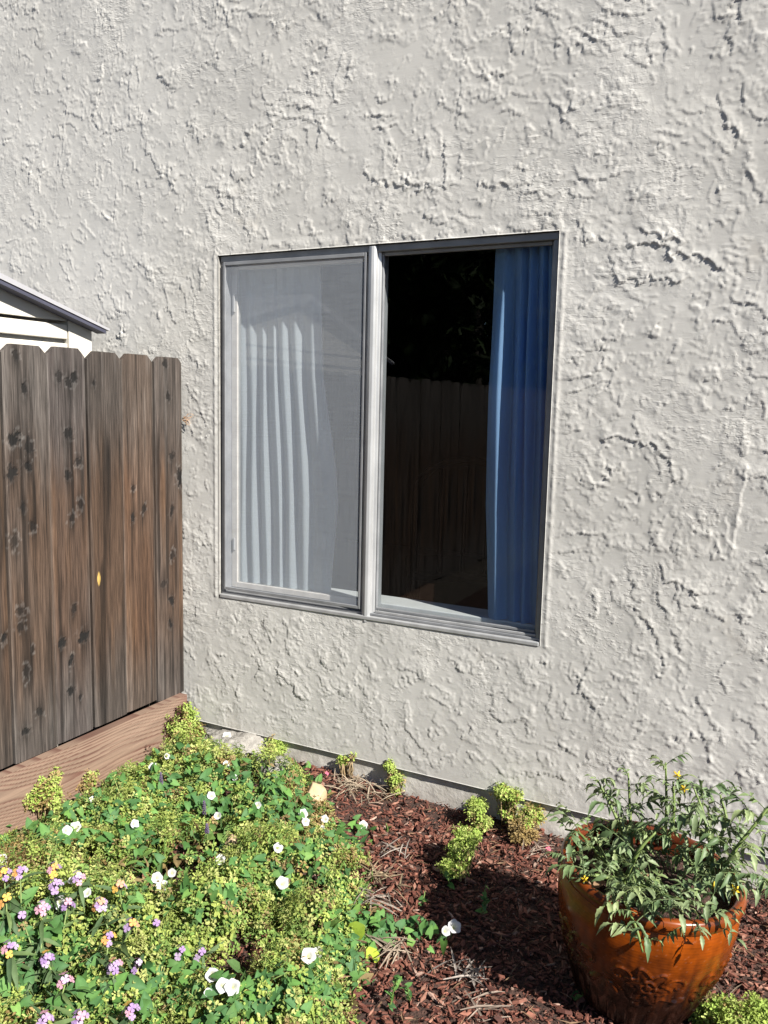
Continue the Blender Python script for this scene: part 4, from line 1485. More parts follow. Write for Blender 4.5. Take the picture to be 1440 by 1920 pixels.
def bindweed(label, regions, nleaf, flowers, seed, runner=None, smul=1.0, onmound=True, spread=1.0):
    """regions: ellipses (px, py, rx, ry) where its leaves lie"""
    r = np.random.default_rng(seed)
    pts = []
    areas = np.array([g[2] * g[3] for g in regions], float)
    areas /= areas.sum()
    for _ in range(nleaf):
        g = regions[r.choice(len(regions), p=areas)]
        a, q = r.uniform(0, 6.28), math.sqrt(r.random())
        px, py = g[0] + g[2] * q * math.cos(a), g[1] + g[3] * q * math.sin(a)
        p = on_mound(px, py, 0.006) if onmound else on_ground(px, py, 0.01)
        p[2] += r.uniform(-0.025, 0.018) if onmound else r.uniform(0.0, 0.03)
        if onmound and (p[0] - BARE[0]) ** 2 + (p[1] - BARE[1]) ** 2 < 0.075 ** 2 and r.random() < 0.85:
            p[0] += 0.12 * (1 if r.random() < 0.5 else -1)
        p[0] = max(p[0], FX + 0.045)
        p[1] = min(p[1], 0.005)
        pts.append(p)
    c = np.mean(pts, 0)
    root = empty('bindweed', (c[0], c[1], float(ground_z(c[0], c[1]))))
    tag(root, label, 'bindweed', 'bindweed plants sprawling through the flower bed')
    o = np.array(root.location)
    # trailing stems through groups of leaves
    b = MB()
    order = np.argsort([p[0] * 0.6 + p[1] for p in pts])
    P = np.array(pts)
    for k in range(max(2, nleaf // 22)):
        i = r.integers(0, nleaf)
        path = [P[i]]
        used = {int(i)}
        for _ in range(6):
            dd = np.linalg.norm(P - path[-1], axis=1)
            dd[list(used)] = 9
            j = int(np.argmin(dd))
            if dd[j] > 0.12:
                break
            used.add(j)
            path.append(P[j])
        if len(path) > 2:
            b = MB()
            b.tube([q - o - np.array([0, 0, 0.008]) for q in path], 0.0014, 4)
            b.build('stem', MAT['stem'], root, True)
    for p in pts:
        n = np.array([0.35, -0.45, 1.0]) + r.normal(0, 0.42, 3)
        n[2] = abs(n[2])
        place('leaf', BLEAF[r.integers(0, 6)], root, p - o, n, r.uniform(0, 6.28), smul * r.uniform(0.6, 1.25))
    for k, (px, py, *e) in enumerate(flowers):
        ex = e[0] if e else 0.018
        p = on_mound(px, py, ex) if onmound else on_ground(px, py, 0.03 + ex)
        n = 0.55 * TO_SUN + 0.75 * (CAM - p) / np.linalg.norm(CAM - p) * np.array([1, 1, 0.4]) + np.array([0, 0, 0.35]) + r.normal(0, 0.22, 3)
        s = e[1] if len(e) > 1 else r.uniform(0.82, 1.02)
        f = place('flower', BFLOW[(k + seed) % 4], root, p - o, n, r.uniform(0, 6.28), s)
        st = MB()
        nn = n / np.linalg.norm(n)
        st.tube([p - o - nn * 0.014 * s, p - o - nn * 0.03 - np.array([0, 0, 0.015]), p - o - nn * 0.03 - np.array([0, 0, 0.06])], 0.0011, 4)
        st.build('flower_stalk', MAT['stem'], root, True)
    return root


bindweed('dense dark green bindweed with white flowers just below the pale grey rock', [(400, 1480, 130, 55), (330, 1440, 80, 40), (470, 1520, 80, 30)], 290,
         [(425, 1381, 0.05, 1.15), (312, 1418), (287, 1438), (424, 1433, 0.01, 0.7), (396, 1492), (408, 1530), (440, 1458, 0.01, 0.6)], 1)
bindweed('bindweed beside the orange tan stone with paired white flowers', [(560, 1485, 60, 55), (600, 1560, 70, 35), (665, 1570, 35, 35)], 170,
         [(483, 1510), (568, 1526), (573, 1541, 0.012, 0.75), (609, 1536), (604, 1553, 0.01, 0.7), (681, 1547)], 2)
bindweed('bindweed along the lower kickboard with twin white flowers near the left edge', [(190, 1500, 120, 45), (80, 1560, 90, 30), (240, 1560, 70, 35)], 250,
         [(125, 1558), (142, 1551), (252, 1545), (158, 1481, 0.012, 0.7), (173, 1499, 0.012, 0.6), (3, 1612)], 3)
bindweed('bindweed in the middle of the yellow green ground cover with a trio of white flowers', [(430, 1640, 180, 60), (340, 1690, 120, 50), (560, 1640, 110, 50)], 150,
         [(521, 1590), (413, 1612), (322, 1637), (294, 1646), (304, 1661), (529, 1656, 0.018, 1.12)], 4)
bindweed('bindweed fringe spilling onto the mulch at the right edge of the bed', [(655, 1730, 42, 75), (620, 1800, 60, 40), (700, 1760, 40, 30), (640, 1840, 60, 45)], 190,
         [(578, 1792, 0.018, 1.1), (597, 1786, 0.02, 1.1)], 5)
bindweed('bindweed runner reaching across the mulch with a white flower pair by the pot shadow', [(760, 1752, 50, 18), (815, 1775, 32, 20), (700, 1740, 40, 25)], 46,
         [(835, 1746, 0.02, 1.05), (852, 1738, 0.025, 1.05)], 6, onmound=False)
bindweed('bindweed at the bottom of the bed with four white flowers beside bare mulch', [(430, 1880, 120, 50), (540, 1860, 90, 50), (330, 1830, 70, 50)], 180,
         [(398, 1828), (417, 1848), (436, 1851, 0.018, 1.05), (390, 1862, 0.012, 0.75)], 7)
bindweed('large leaved bindweed beneath the purple wallflowers at the lower left', [(90, 1820, 140, 80), (60, 1730, 90, 40), (250, 1880, 90, 40)], 190,
         [(111, 1691), (162, 1674, 0.02, 0.8), (134, 1652, 0.02, 0.7)], 8, smul=1.25)


# small sprouts coming through the mulch
def sprout(label, px, py, h, seed, nl=7):
    r = np.random.default_rng(seed)
    p = on_ground(px, py)
    root = empty('sprout', p)
    tag(root, label, 'sprout', 'young sprouts coming up through the mulch')
    b = MB()
    path = [np.array([0, 0, -0.01])]
    q = np.array([0.0, 0, 0])
    dr = np.array([r.normal(0, 0.35), r.normal(0, 0.35), 1.0])
    for k in range(5):
        q = q + dr / np.linalg.norm(dr) * h / 5
        dr = dr + r.normal(0, 0.25, 3)
        path.append(q.copy())
    b.tube(path, [0.0018] * 5 + [0.001], 5)
    b.build('stem', MAT['stem'], root, True)
    for k in range(nl):
        q = path[1 + k % 5]
        n = np.array([r.normal(0, 0.5), r.normal(0, 0.5) - 0.2, 0.9])
        place('leaf', BLEAF[r.integers(0, 6)], root, q, n, r.uniform(0, 6.28), r.uniform(0.45, 0.85))


sprout('tall thin green sprout in the mulch at the bottom between bed and pot', 728, 1900, 0.10, 1, 10)
sprout('pair leaf sprout just right of the tall sprout at the bottom', 768, 1880, 0.07, 2, 6)
sprout('small sprout lit at the left foot of the orange pot', 1072, 1868, 0.045, 3, 5)
sprout('thin sprout in the dark shadow of the pot', 905, 1720, 0.09, 4, 8)
sprout('short sprout at the edge of the pot shadow, below the yellow green bush', 848, 1668, 0.05, 5, 5)
sprout('green sprout standing alone on open mulch above the white flower pair', 790, 1700, 0.04, 6, 3)
sprout('single leaf sprout on open mulch right of the bed near the wall side', 727, 1560, 0.03, 7, 3)
sprout('vine tip climbing against the kickboard near the house corner', 213, 1428, 0.13, 8, 8)
sprout('vine tip climbing against the kickboard nearer the left edge', 120, 1468, 0.12, 9, 8)


def broad_weed():
    p = on_ground(690, 1748)
    root = empty('broad_leaf_weed', p)
    tag(root, 'weed with two broad bright yellow green leaves where the bed meets the mulch', 'weed')
    t = leaf_template([(0, 0.05), (0.2, 0.34), (0.5, 0.46), (0.8, 0.34), (1.0, 0.03)], 0.25, 0.3)
    for k, (px, py, h, n, s_) in enumerate(((683, 1735, 0.045, (0.3, -0.6, 0.8), 0.052), (692, 1775, 0.03, (0.5, -0.5, 0.7), 0.046), (668, 1722, 0.03, (-0.3, -0.5, 0.8), 0.034))):
        me = np_mesh('leaf', t[0] * s_, t[1], True, np.tile((0.25, 0.33, 0.035), (len(t[0]), 1)))
        me.materials.append(MAT['leaf_one'])
        q = on_ground(px, py, h) - np.array(p)
        place('leaf', me, root, q, n, 2.2 + k, 1.0)
        b = MB()
        b.tube([(0, 0, -0.01), q * 0.6, q], 0.0016, 5)
        b.build('stem', MAT['stem'], root, True)


broad_weed()

# ------------------------------------------------------------------ spurge shrublets
def spurge_shrub(label, blobs, n, seed, dry=0.12, leafmul=1.0, dark=0.0):
    """blobs: (px, py, radius m, height m): clumps of one little bush"""
    r = np.random.default_rng(seed)
    cs = []
    for (px, py, rad, z) in blobs:
        p = on_ground(px, py, z)
        p[1] = min(p[1], 0.0 - rad * 0.3)
        cs.append((p, rad * 0.62))
        for _ in range(5):
            d = r.normal(0, 1, 3)
            d = d / np.linalg.norm(d)
            d[2] = abs(d[2]) * 0.8 - 0.15
            q = p + d * rad * r.uniform(0.55, 1.0)
            q[1] = min(q[1], -rad * 0.15)
            cs.append((q, rad * r.uniform(0.26, 0.48)))
    c = np.mean([q[0] for q in cs], 0)
    gz = float(ground_z(c[0], c[1]))
    root = empty('spurge_bush', (c[0], c[1], gz))
    tag(root, label, 'bush', 'small yellow green spurge bushes')
    o = np.array([c[0], c[1], gz])
    w = np.array([q[1] ** 2 for q in cs])
    w = w / w.sum()
    P, N = [], []
    b = MB()
    for (p, rad), ww in zip(cs, w):
        k = int(n * ww)
        d = r.normal(0, 1, (k, 3))
        d /= np.linalg.norm(d, axis=1, keepdims=True)
        d[:, 2] = np.abs(d[:, 2]) * 0.9 - 0.15
        rr = rad * (0.45 + 0.75 * r.random(k) ** 0.7) * (0.85 + 0.3 * vnoise(d[:, 0] + seed, d[:, 1] + d[:, 2], 3, seed))
        P.append(p + d * rr[:, None] - o)
        N.append(d * 0.9 + np.array([0, 0, 0.6]) + r.normal(0, 0.2, (k, 3)))
        foot = np.array([(p[0] - o[0]) * 0.5, (p[1] - o[1]) * 0.5, -0.01])
        for _ in range(2):
            e = p - o + r.normal(0, rad * 0.45, 3)
            b.tube([foot + r.normal(0, 0.006, 3) * np.array([1, 1, 0]), (foot + e) / 2 + r.normal(0, 0.006, 3), e], [0.003, 0.0022, 0.0012], 5)
    P, N = np.concatenate(P), np.concatenate(N)
    k = len(P)
    col = YG[r.integers(0, 3, k)] * np.array([0.98, 1.06, 0.95])
    dm = r.random(k) < dry * (1 + 2 * (P[:, 2] < np.median(P[:, 2])))
    col[dm] = GOLD[r.integers(0, 3, dm.sum())]
    dk = (r.random(k) < dark * 2) & (P[:, 0] < np.median(P[:, 0]))
    col[dk] = (0.075, 0.030, 0.024)
    col = col * r.uniform(0.85, 1.3, (k, 1))
    V, F, Cc = scatter(SPRIG, P - N / np.linalg.norm(N, axis=1, keepdims=True) * 0.02, N, r.uniform(0.7, 1.1, k) * leafmul, r.uniform(0, 6.28, k), col, r)
    f = link('foliage', np_mesh('foliage', V, F, False, Cc), MAT['leaf'], root)
    f['kind'] = 'stuff'
    b.build('stem', MAT['dry_stem'], root, True)
    return root


spurge_shrub('tall yellow green spurge bush standing half in the pot shadow', [(862, 1596, 0.045, 0.07), (852, 1630, 0.040, 0.035), (878, 1572, 0.035, 0.09)], 330, 1, 0.04)
spurge_shrub('round yellow green spurge bush on a bare stalk against the wall foot', [(945, 1487, 0.046, 0.10), (950, 1520, 0.03, 0.04)], 220, 2, 0.06)
spurge_shrub('bushy spurge clump between the wall and the tall half shaded spurge', [(893, 1518, 0.040, 0.06), (905, 1545, 0.03, 0.03)], 190, 3, 0.05)
spurge_shrub('browning spurge clump at the wall foot, closest to the orange pot', [(995, 1532, 0.050, 0.06), (985, 1568, 0.04, 0.03), (965, 1548, 0.03, 0.04)], 200, 4, 0.35)
spurge_shrub('yellow green spurge at the bottom right corner in front of the pot', [(1370, 1905, 0.055, 0.05), (1420, 1915, 0.06, 0.06), (1340, 1925, 0.045, 0.03)], 360, 5, 0.03)
spurge_shrub('slim green weed standing against the wall foot above the mulch', [(746, 1425, 0.022, 0.09), (750, 1455, 0.028, 0.05), (742, 1480, 0.02, 0.02)], 90, 6, 0.1)
spurge_shrub('green weed tuft between the pale grey rock and the wall foot', [(520, 1402, 0.040, 0.04), (505, 1424, 0.03, 0.02)], 110, 7, 0.05)
spurge_shrub('tiny weed hanging on the wall foot over pale straw', [(652, 1420, 0.018, 0.06), (690, 1395, 0.010, 0.09)], 26, 8, 0.1)
spurge_shrub('scraggly spurge with dark dried sprigs in the corner where fence meets wall', [(352, 1352, 0.05, 0.09), (330, 1372, 0.055, 0.06), (365, 1385, 0.045, 0.04)], 210, 9, 0.15, 1.35, 0.3)
spurge_shrub('yellow green spurge clump against the kickboard at the left edge', [(85, 1475, 0.055, 0.11), (62, 1500, 0.055, 0.08), (100, 1500, 0.05, 0.07)], 210, 10, 0.15, 1.35, 0.3)
spurge_shrub('small spurge clump against the middle of the kickboard', [(156, 1455, 0.035, 0.08), (160, 1475, 0.035, 0.05)], 90, 11, 0.25, 1.2, 0.4)


# ------------------------------------------------------------------ dry straw tufts
def straw_tuft(label, px, py, rad, n, seed, colour=(0.42, 0.34, 0.25), hgt=0.02):
    r = np.random.default_rng(seed)
    p = on_ground(px, py)
    t = leaf_template([(-0.5, 0.012), (-0.1, 0.028), (0.25, 0.024), (0.5, 0.005)], 0.4, 0.25)
    k = max(10, int(n * 0.45))
    P = np.stack([r.normal(0, rad * 0.5, k), r.normal(0, rad * 0.4, k), 0.010 + r.random(k) * hgt], 1)
    N = np.stack([r.normal(0, 0.3, k), r.normal(0, 0.3, k), np.ones(k)], 1)
    col = np.array([colour]) * r.uniform(0.4, 0.95, (k, 1))
    main = r.uniform(0, 3.14)
    V, F, Cc = scatter([t], P, N, r.uniform(0.05, 0.11, k), main + r.normal(0, 0.9, k), col, r)
    o = link('straw_tuft', np_mesh('straw_tuft', V, F, False, Cc), MAT['straw'])
    o.location = p
    tag(o, label, 'dry grass', 'tufts of dry grass on the mulch')


straw_tuft('large pale heap of dry grass at the wall foot beside the tan stone', 655, 1478, 0.10, 130, 1)
straw_tuft('thin wisp of dry grass on the mulch right of the wall foot heap', 700, 1500, 0.07, 40, 2)
straw_tuft('dry grass tuft at the bed edge beside the middle of the ground cover', 712, 1655, 0.06, 60, 3, (0.36, 0.28, 0.18))
straw_tuft('grey dry grass tuft just above the yellow bindweed leaves at the bed edge', 705, 1695, 0.05, 40, 4, (0.36, 0.31, 0.26))
straw_tuft('silvery dry grass wisp on open mulch above the pot shadow', 745, 1600, 0.05, 24, 5, (0.42, 0.37, 0.32))
straw_tuft('fan of grey dry grass on the mulch below the white flower pair', 868, 1832, 0.045, 40, 6, (0.30, 0.26, 0.23))
straw_tuft('dry grass clump beside the runner of bindweed', 745, 1790, 0.05, 46, 7, (0.36, 0.29, 0.22))
straw_tuft('dry stalks in front of the orange pot near the bottom right', 1330, 1885, 0.06, 40, 8, (0.14, 0.11, 0.08))
straw_tuft('pale dry wisps left of the orange pot', 1005, 1606, 0.05, 30, 9, (0.34, 0.27, 0.22))
straw_tuft('dry rust coloured litter in the shade between pale rock and wall', 400, 1374, 0.07, 70, 10, (0.16, 0.09, 0.05))
straw_tuft('pale wisps on the mulch at the bottom edge of the photo', 905, 1905, 0.06, 24, 11, (0.34, 0.27, 0.22))


# ------------------------------------------------------------------ wallflowers
def petal_flower_mesh(c, k):
    V, F, col = [], [], []
    r = np.random.default_rng(600 + k)
    for q in range(4):
        a = q * math.pi / 2 + r.uniform(-0.12, 0.12)
        pts = [(0.0, 0.10), (0.35, 0.28), (0.75, 0.52), (1.0, 0.36), (1.08, 0.12)]
        n0 = len(V)
        for (d, w) in pts:
            z = 0.18 * d - 0.16 * d * d + r.normal(0, 0.02)
            for sx in (-w, 0, w):
                V.append((d * math.cos(a) - sx * math.sin(a), d * math.sin(a) + sx * math.cos(a), z + 0.1 * abs(sx) + q * 0.012))
                col.append(np.array(c) * r.uniform(0.9, 1.1) * (0.75 if d < 0.2 else 1))
        for i in range(len(pts) - 1):
            b = n0 + i * 3
            F += [(b, b + 1, b + 4, b + 3), (b + 1, b + 2, b + 5, b + 4)]
    me = np_mesh('flower', np.array(V) * 0.0074, np.array(F), True, np.array(col))
    me.materials.append(MAT['petal'])
    return me


PURPLE = [petal_flower_mesh(c, i) for i, c in enumerate(((0.42, 0.29, 0.50), (0.50, 0.38, 0.56), (0.34, 0.22, 0.43)))]
ORANGE = [petal_flower_mesh(c, i + 5) for i, c in enumerate(((0.72, 0.36, 0.12), (0.70, 0.44, 0.10), (0.66, 0.34, 0.22)))]
PINK = [petal_flower_mesh((0.60, 0.33, 0.42), 9)]


def bud_mesh():
    b = MB()
    r = np.random.default_rng(5)
    for k in range(14):
        a, q = r.uniform(0, 6.28), 0.008 * math.sqrt(r.random())
        x, y = q * math.cos(a), q * math.sin(a)
        b.tube([(x * 0.4, y * 0.4, -0.008), (x, y, 0.002), (x * 1.05, y * 1.05, 0.006)], [0.0008, 0.0018, 0.0006], 5)
    return b.mesh('buds', True)


BUDS = bud_mesh()
MAT['bud'] = simple('dark_buds', (0.06, 0.05, 0.055), (0.10, 0.08, 0.09), 60, 0.7)
BUDS.materials.append(MAT['bud'])
wl_t = leaf_template([(0, 0.03), (0.3, 0.085), (0.65, 0.075), (1.0, 0.01)], 0.35, 0.35)
WLEAF = []
for k in range(3):
    me = np_mesh('leaf', wl_t[0] * 0.058 * np.array([1.15, 1, 1]), wl_t[1], True, np.tile([[0.085, 0.135, 0.055], [0.11, 0.165, 0.075], [0.075, 0.125, 0.06]][k], (len(wl_t[0]), 1)))
    me.materials.append(MAT['leaf_one'])
    WLEAF.append(me)


def wallflower(label, heads, seed, nleaf=70):
    """heads: (px, py, height above mound, n purple, n orange, n pink)"""
    r = np.random.default_rng(seed)
    pts = [on_mound(h[0], h[1], h[2]) for h in heads]
    c = np.mean(pts, 0)
    gz = float(ground_z(c[0], c[1]))
    root = empty('wallflower', (c[0], c[1], gz))
    tag(root, label, 'wallflower', 'wallflowers in purple and orange at the lower left')
    o = np.array([c[0], c[1], gz])
    for (px, py, hh, a, b_, d_), p in zip(heads, pts):
        q = p - o
        st = MB()
        foot = np.array([q[0] * 0.5 + r.normal(0, 0.02), q[1] * 0.5 + r.normal(0, 0.02), 0.0])
        mid = (foot + q) / 2 + r.normal(0, 0.012, 3)
        st.tube([foot, mid, q - np.array([0, 0, 0.004])], [0.0026, 0.0022, 0.0016], 5)
        st.build('stem', MAT['stem'], root, True)
        place('buds', BUDS, root, q + np.array([0, 0, 0.004]), (r.normal(0, 0.2), r.normal(0, 0.2), 1), r.uniform(0, 6), r.uniform(0.9, 1.2))
        tot = a + b_ + d_
        kinds = ['p'] * a + ['o'] * b_ + ['k'] * d_
        r.shuffle(kinds)
        for k, kd in enumerate(kinds):
            an = k * 2.4 + r.uniform(-0.3, 0.3)
            e = min(1.15, 0.35 + 0.75 * k / max(tot - 1, 1))
            n = np.array([math.cos(an) * e, math.sin(an) * e, 0.55]) + np.array([0.12, -0.3, 0.1])
            n /= np.linalg.norm(n)
            ms = PURPLE if kd == 'p' else ORANGE if kd == 'o' else PINK
            place('flower', ms[r.integers(0, len(ms))], root, q + n * np.array([0.016, 0.016, 0.020]) - np.array([0, 0, 0.012 * k / tot]), n, r.uniform(0, 6.28), r.uniform(0.85, 1.2))
        for k in range(nleaf // len(heads)):
            t = r.random() ** 0.7
            w = (foot + (mid - foot) * 2 * t) if t < 0.5 else (mid + (q - mid) * (2 * t - 1))
            if t > 0.94:
                continue
            a2 = r.uniform(0, 6.28)
            n = np.array([math.cos(a2) * 0.6, math.sin(a2) * 0.6, 0.75]) + r.normal(0, 0.2, 3)
            place('leaf', WLEAF[r.integers(0, 3)], root, w, n, r.uniform(0, 6.28), r.uniform(0.6, 1.15))


wallflower('wallflower with the topmost purple and orange heads at the left edge', [(8, 1640, 0.07, 3, 2, 1), (38, 1638, 0.07, 5, 2, 1), (12, 1690, 0.05, 1, 2, 0)], 1)
wallflower('wallflower with tall orange buds and purple blooms right of the topmost heads', [(102, 1632, 0.07, 2, 3, 1), (104, 1662, 0.06, 6, 0, 0), (147, 1648, 0.06, 4, 0, 2)], 2)
wallflower('wallflower with pink lilac heads below the orange buds', [(80, 1706, 0.06, 4, 0, 3), (126, 1698, 0.05, 3, 0, 1), (42, 1722, 0.04, 2, 0, 0)], 3)
wallflower('wallflower with orange centred heads nearest the middle of the bed', [(224, 1664, 0.05, 2, 2, 0), (188, 1698, 0.06, 6, 2, 1), (246, 1738, 0.05, 3, 2, 0)], 4)
wallflower('wallflower with yellow orange blooms over pale lilac, below the middle heads', [(203, 1762, 0.05, 3, 3, 1), (216, 1814, 0.05, 5, 2, 1), (258, 1812, 0.03, 2, 0, 1)], 5)
wallflower('wallflower with single orange centred heads at the lower left edge', [(18, 1780, 0.06, 4, 1, 1), (88, 1800, 0.06, 4, 2, 1), (122, 1842, 0.05, 2, 0, 3)], 6)
wallflower('wallflower with lilac heads at the bottom edge of the bed', [(246, 1896, 0.05, 4, 1, 1), (150, 1912, 0.05, 6, 0, 1), (84, 1916, 0.05, 4, 0, 2)], 7)
wallflower('sparse lilac wallflower sprigs in the ground cover beside bare mulch', [(340, 1786, 0.03, 3, 0, 0), (377, 1790, 0.03, 3, 0, 0), (292, 1736, 0.03, 2, 0, 0)], 8, 24)


def flower_spike(label, px, py, h, seed):
    r = np.random.default_rng(seed)
    p = on_mound(px, py, -0.01)
    b = MB()
    b.tube([(0, 0, -0.06), (0.002, 0, h)], 0.0014, 5)
    o = b.build('stem', MAT['stem'])
    for e in range(34):
        pass
    root = empty('flower_spike', p)
    o.parent = root
    s = MB()
    for k in range(44):
        z = h * (0.25 + 0.75 * k / 44)
        a = k * 2.4
        q = 0.0045 * (1.15 - k / 60)
        s.tube([(q * 0.3 * math.cos(a), q * 0.3 * math.sin(a), z), (q * math.cos(a), q * math.sin(a), z + 0.002), (1.5 * q * math.cos(a), 1.5 * q * math.sin(a), z + 0.004)], [0.0012, 0.002, 0.0008], 5)
    s.build('spike', MAT['spike'], root, True)
    tag(root, label, 'flower spike', 'dark purple flower spikes')


MAT['spike'] = simple('purple_spike', (0.07, 0.045, 0.10), (0.12, 0.085, 0.16), 60, 0.8)
flower_spike('dark purple flower spike among bindweed below the pale rock', 383, 1535, 0.055, 1)
flower_spike('shorter dark purple spike just below the first spike', 388, 1568, 0.035, 2)
flower_spike('dark purple spike nearer the kickboard side of the bindweed', 302, 1478, 0.05, 3)

# ------------------------------------------------------------------ pot
POT = np.array([1.635, -0.607])
RIM_Z, SOIL_Z = -0.25, -0.305


def build_pot():
    gz = float(ground_z(*POT))
    pot = empty('plant_pot', (POT[0], POT[1], gz))
    tag(pot, 'large round amber glazed pot with raised flower relief holding tomato plants', 'pot')
    H = RIM_Z - gz
    # outer profile from the foot to the lip, then down inside
    prof = [(0.120, 0.0), (0.128, 0.006), (0.134, 0.02), (0.150, 0.06), (0.176, 0.13), (0.197, 0.20), (0.2055, 0.25), (0.2045, 0.285), (0.198, 0.300)]
    zs_ = np.concatenate([np.linspace(0, 0.300, 110)])
    pr = np.interp(zs_, [p[1] for p in prof], [p[0] for p in prof])
    k = np.ones(9) / 9
    prs = np.convolve(np.pad(pr, 4, mode='edge'), k, 'valid')
    n = 420
    th = np.arange(n) * 2 * math.pi / n
    T, Zz = np.meshgrid(th, zs_ * H / 0.335)
    Rr = np.repeat(prs[:, None], n, 1)
    # raised ornament: rosettes with petals, scrolls between them, and leaf tongues above the foot
    face = math.atan2(CAM[1] - POT[1], CAM[0] - POT[0])
    rel = np.zeros_like(T)
    nro = 6
    for q in range(nro):
        a0 = face + 0.12 + q * 2 * math.pi / nro
        du = (np.mod(T - a0 + math.pi, 2 * math.pi) - math.pi) * 0.19
        dv = Zz - 0.165
        rr = np.hypot(du, dv * 0.95)
        ph = np.arctan2(dv, du)
        petal = 0.040 + 0.011 * np.cos(6 * ph + 0.6)
        rel += 0.0032 * np.exp(-((rr - petal) / 0.0030) ** 2)
        rel += 0.0030 * np.exp(-((rr - 0.016) / 0.003) ** 2)
        rel += 0.0028 * sstep(0.010, 0.006, rr)
        rel += 0.0016 * sstep(petal, petal - 0.008, rr) * (0.5 + 0.5 * np.cos(6 * ph + 0.6))
        for sg in (-1, 1):
            cx, cy = sg * 0.062, 0.012
            ru = np.hypot(du - cx, dv - cy)
            pa = np.arctan2(dv - cy, (du - cx) * sg)
            sp = 0.014 + 0.0042 * pa
            rel += 0.0026 * np.exp(-((ru - sp) / 0.0028) ** 2) * (ru < 0.034)
            stem_v = -0.03 + 0.5 * (np.abs(du) - 0.02) + 0.012 * np.sin(du * 60)
            rel += 0.0022 * np.exp(-((dv - stem_v + 0.02) / 0.003) ** 2) * (np.abs(du) < 0.095) * (du * sg > 0.01)
            lx, ly = sg * 0.075, -0.035
            lu = (du - lx) * 0.7 + (dv - ly) * 0.7 * sg
            lv = -(du - lx) * 0.7 * sg + (dv - ly) * 0.7
            rel += 0.0028 * sstep(1.15, 0.7, np.hypot(lu / 0.020, lv / 0.009))
    tongues = 0.5 + 0.5 * np.cos(T * 22)
    rel += 0.0024 * sstep(0.35, 0.7, tongues) * sstep(0.018, 0.026, Zz) * sstep(0.085, 0.055, Zz - 0.02 * tongues)
    rel += 0.0004 * (vnoise(T * 3, Zz * 20, 9, 5) - 0.5) + 0.0004 * np.sin(Zz * 900) * 0.4
    Rr = Rr + 1.7 * rel * sstep(0, 0.02, Zz) * sstep(0.255, 0.235, Zz)
    V = np.stack([Rr * np.cos(T), Rr * np.sin(T), Zz], -1).reshape(-1, 3)
    idx = np.arange(V.shape[0]).reshape(T.shape)
    nx_ = np.roll(idx, -1, 1)
    Q = np.stack([idx[:-1], nx_[:-1], nx_[1:], idx[1:]], -1).reshape(-1, 4)
    bot = idx[0][::-1][None, :]
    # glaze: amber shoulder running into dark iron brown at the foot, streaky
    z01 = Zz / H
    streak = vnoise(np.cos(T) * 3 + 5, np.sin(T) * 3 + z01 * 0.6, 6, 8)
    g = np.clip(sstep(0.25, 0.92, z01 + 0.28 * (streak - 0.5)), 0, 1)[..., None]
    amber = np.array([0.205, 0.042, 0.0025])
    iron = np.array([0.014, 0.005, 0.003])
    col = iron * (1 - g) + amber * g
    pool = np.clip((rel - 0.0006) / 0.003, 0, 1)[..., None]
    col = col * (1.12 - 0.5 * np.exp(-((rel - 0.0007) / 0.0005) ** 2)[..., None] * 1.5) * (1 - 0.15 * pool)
    speck = (vnoise(T * 8, Zz * 40, 14, 9) > 0.93)[..., None] * 0.1
    col = col + speck * np.array([0.3, 0.25, 0.2])
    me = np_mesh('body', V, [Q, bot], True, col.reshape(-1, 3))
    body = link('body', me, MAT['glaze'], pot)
    # rolled rim, dark glaze
    rp = [(0.1975, 0.299), (0.2035, 0.302), (0.2090, 0.309), (0.2105, 0.319), (0.2085, 0.329), (0.2020, 0.335), (0.1930, 0.335), (0.1865, 0.329), (0.1840, 0.315), (0.1830, 0.285), (0.1790, 0.255), (0.1720, 0.235)]
    n2 = 128
    V, F, col = [], [], []
    for (rr, z) in rp:
        for j in range(n2):
            a = j * 2 * math.pi / n2
            wob = 1 + 0.004 * math.sin(3 * a + 1)
            V.append((rr * wob * math.cos(a), rr * wob * math.sin(a), z * H / 0.335))
            d = 0.5 + 0.5 * math.sin(7 * a) * math.sin(3 * a + 1)
            base = np.array([0.15, 0.033, 0.004]) if rr > 0.199 else np.array([0.10, 0.024, 0.010])
            col.append(base * (0.75 + 0.5 * d))
    for i in range(len(rp) - 1):
        for j in range(n2):
            j2 = (j + 1) % n2
            F.append((i * n2 + j, i * n2 + j2, (i + 1) * n2 + j2, (i + 1) * n2 + j))
    link('rim', np_mesh('rim', np.array(V), np.array(F), True, np.array(col)), MAT['glaze'], pot)
    # potting soil
    nr, na = 22, 72
    V, F = [(0, 0, SOIL_Z - gz)], []
    r = np.random.default_rng(3)
    for i in range(1, nr + 1):
        for j in range(na):
            a = j * 2 * math.pi / na
            q = 0.186 * i / nr
            V.append((q * math.cos(a), q * math.sin(a), SOIL_Z - gz + 0.010 * (float(vnoise(q * math.cos(a), q * math.sin(a), 40, 6)) - 0.5)))
    for j in range(na):
        F.append((0, 1 + j, 1 + (j + 1) % na))
    for i in range(nr - 1):
        for j in range(na):
            a, b = 1 + i * na + j, 1 + i * na + (j + 1) % na
            F.append((a, a + na, b + na, b))
    me = bpy.data.meshes.new('soil')
    me.from_pydata(V, [], F)
    me.shade_smooth()
    link('soil', me, MAT['soil'], pot)
    pot.scale = (0.935, 0.935, 0.935)
    pot.rotation_euler = (0, 0.086, 0)       # it leans a little on the soft ground
    return pot


def glaze_material():
    m = tint_mat('amber_glaze', 0.24, 0, 26, 0.25, 0.10, 0.001, spec=0.38, coat=0.08)
    b = m.node_tree.nodes['Principled BSDF']
    b.inputs['Coat Roughness'].default_value = 0.08
    return m


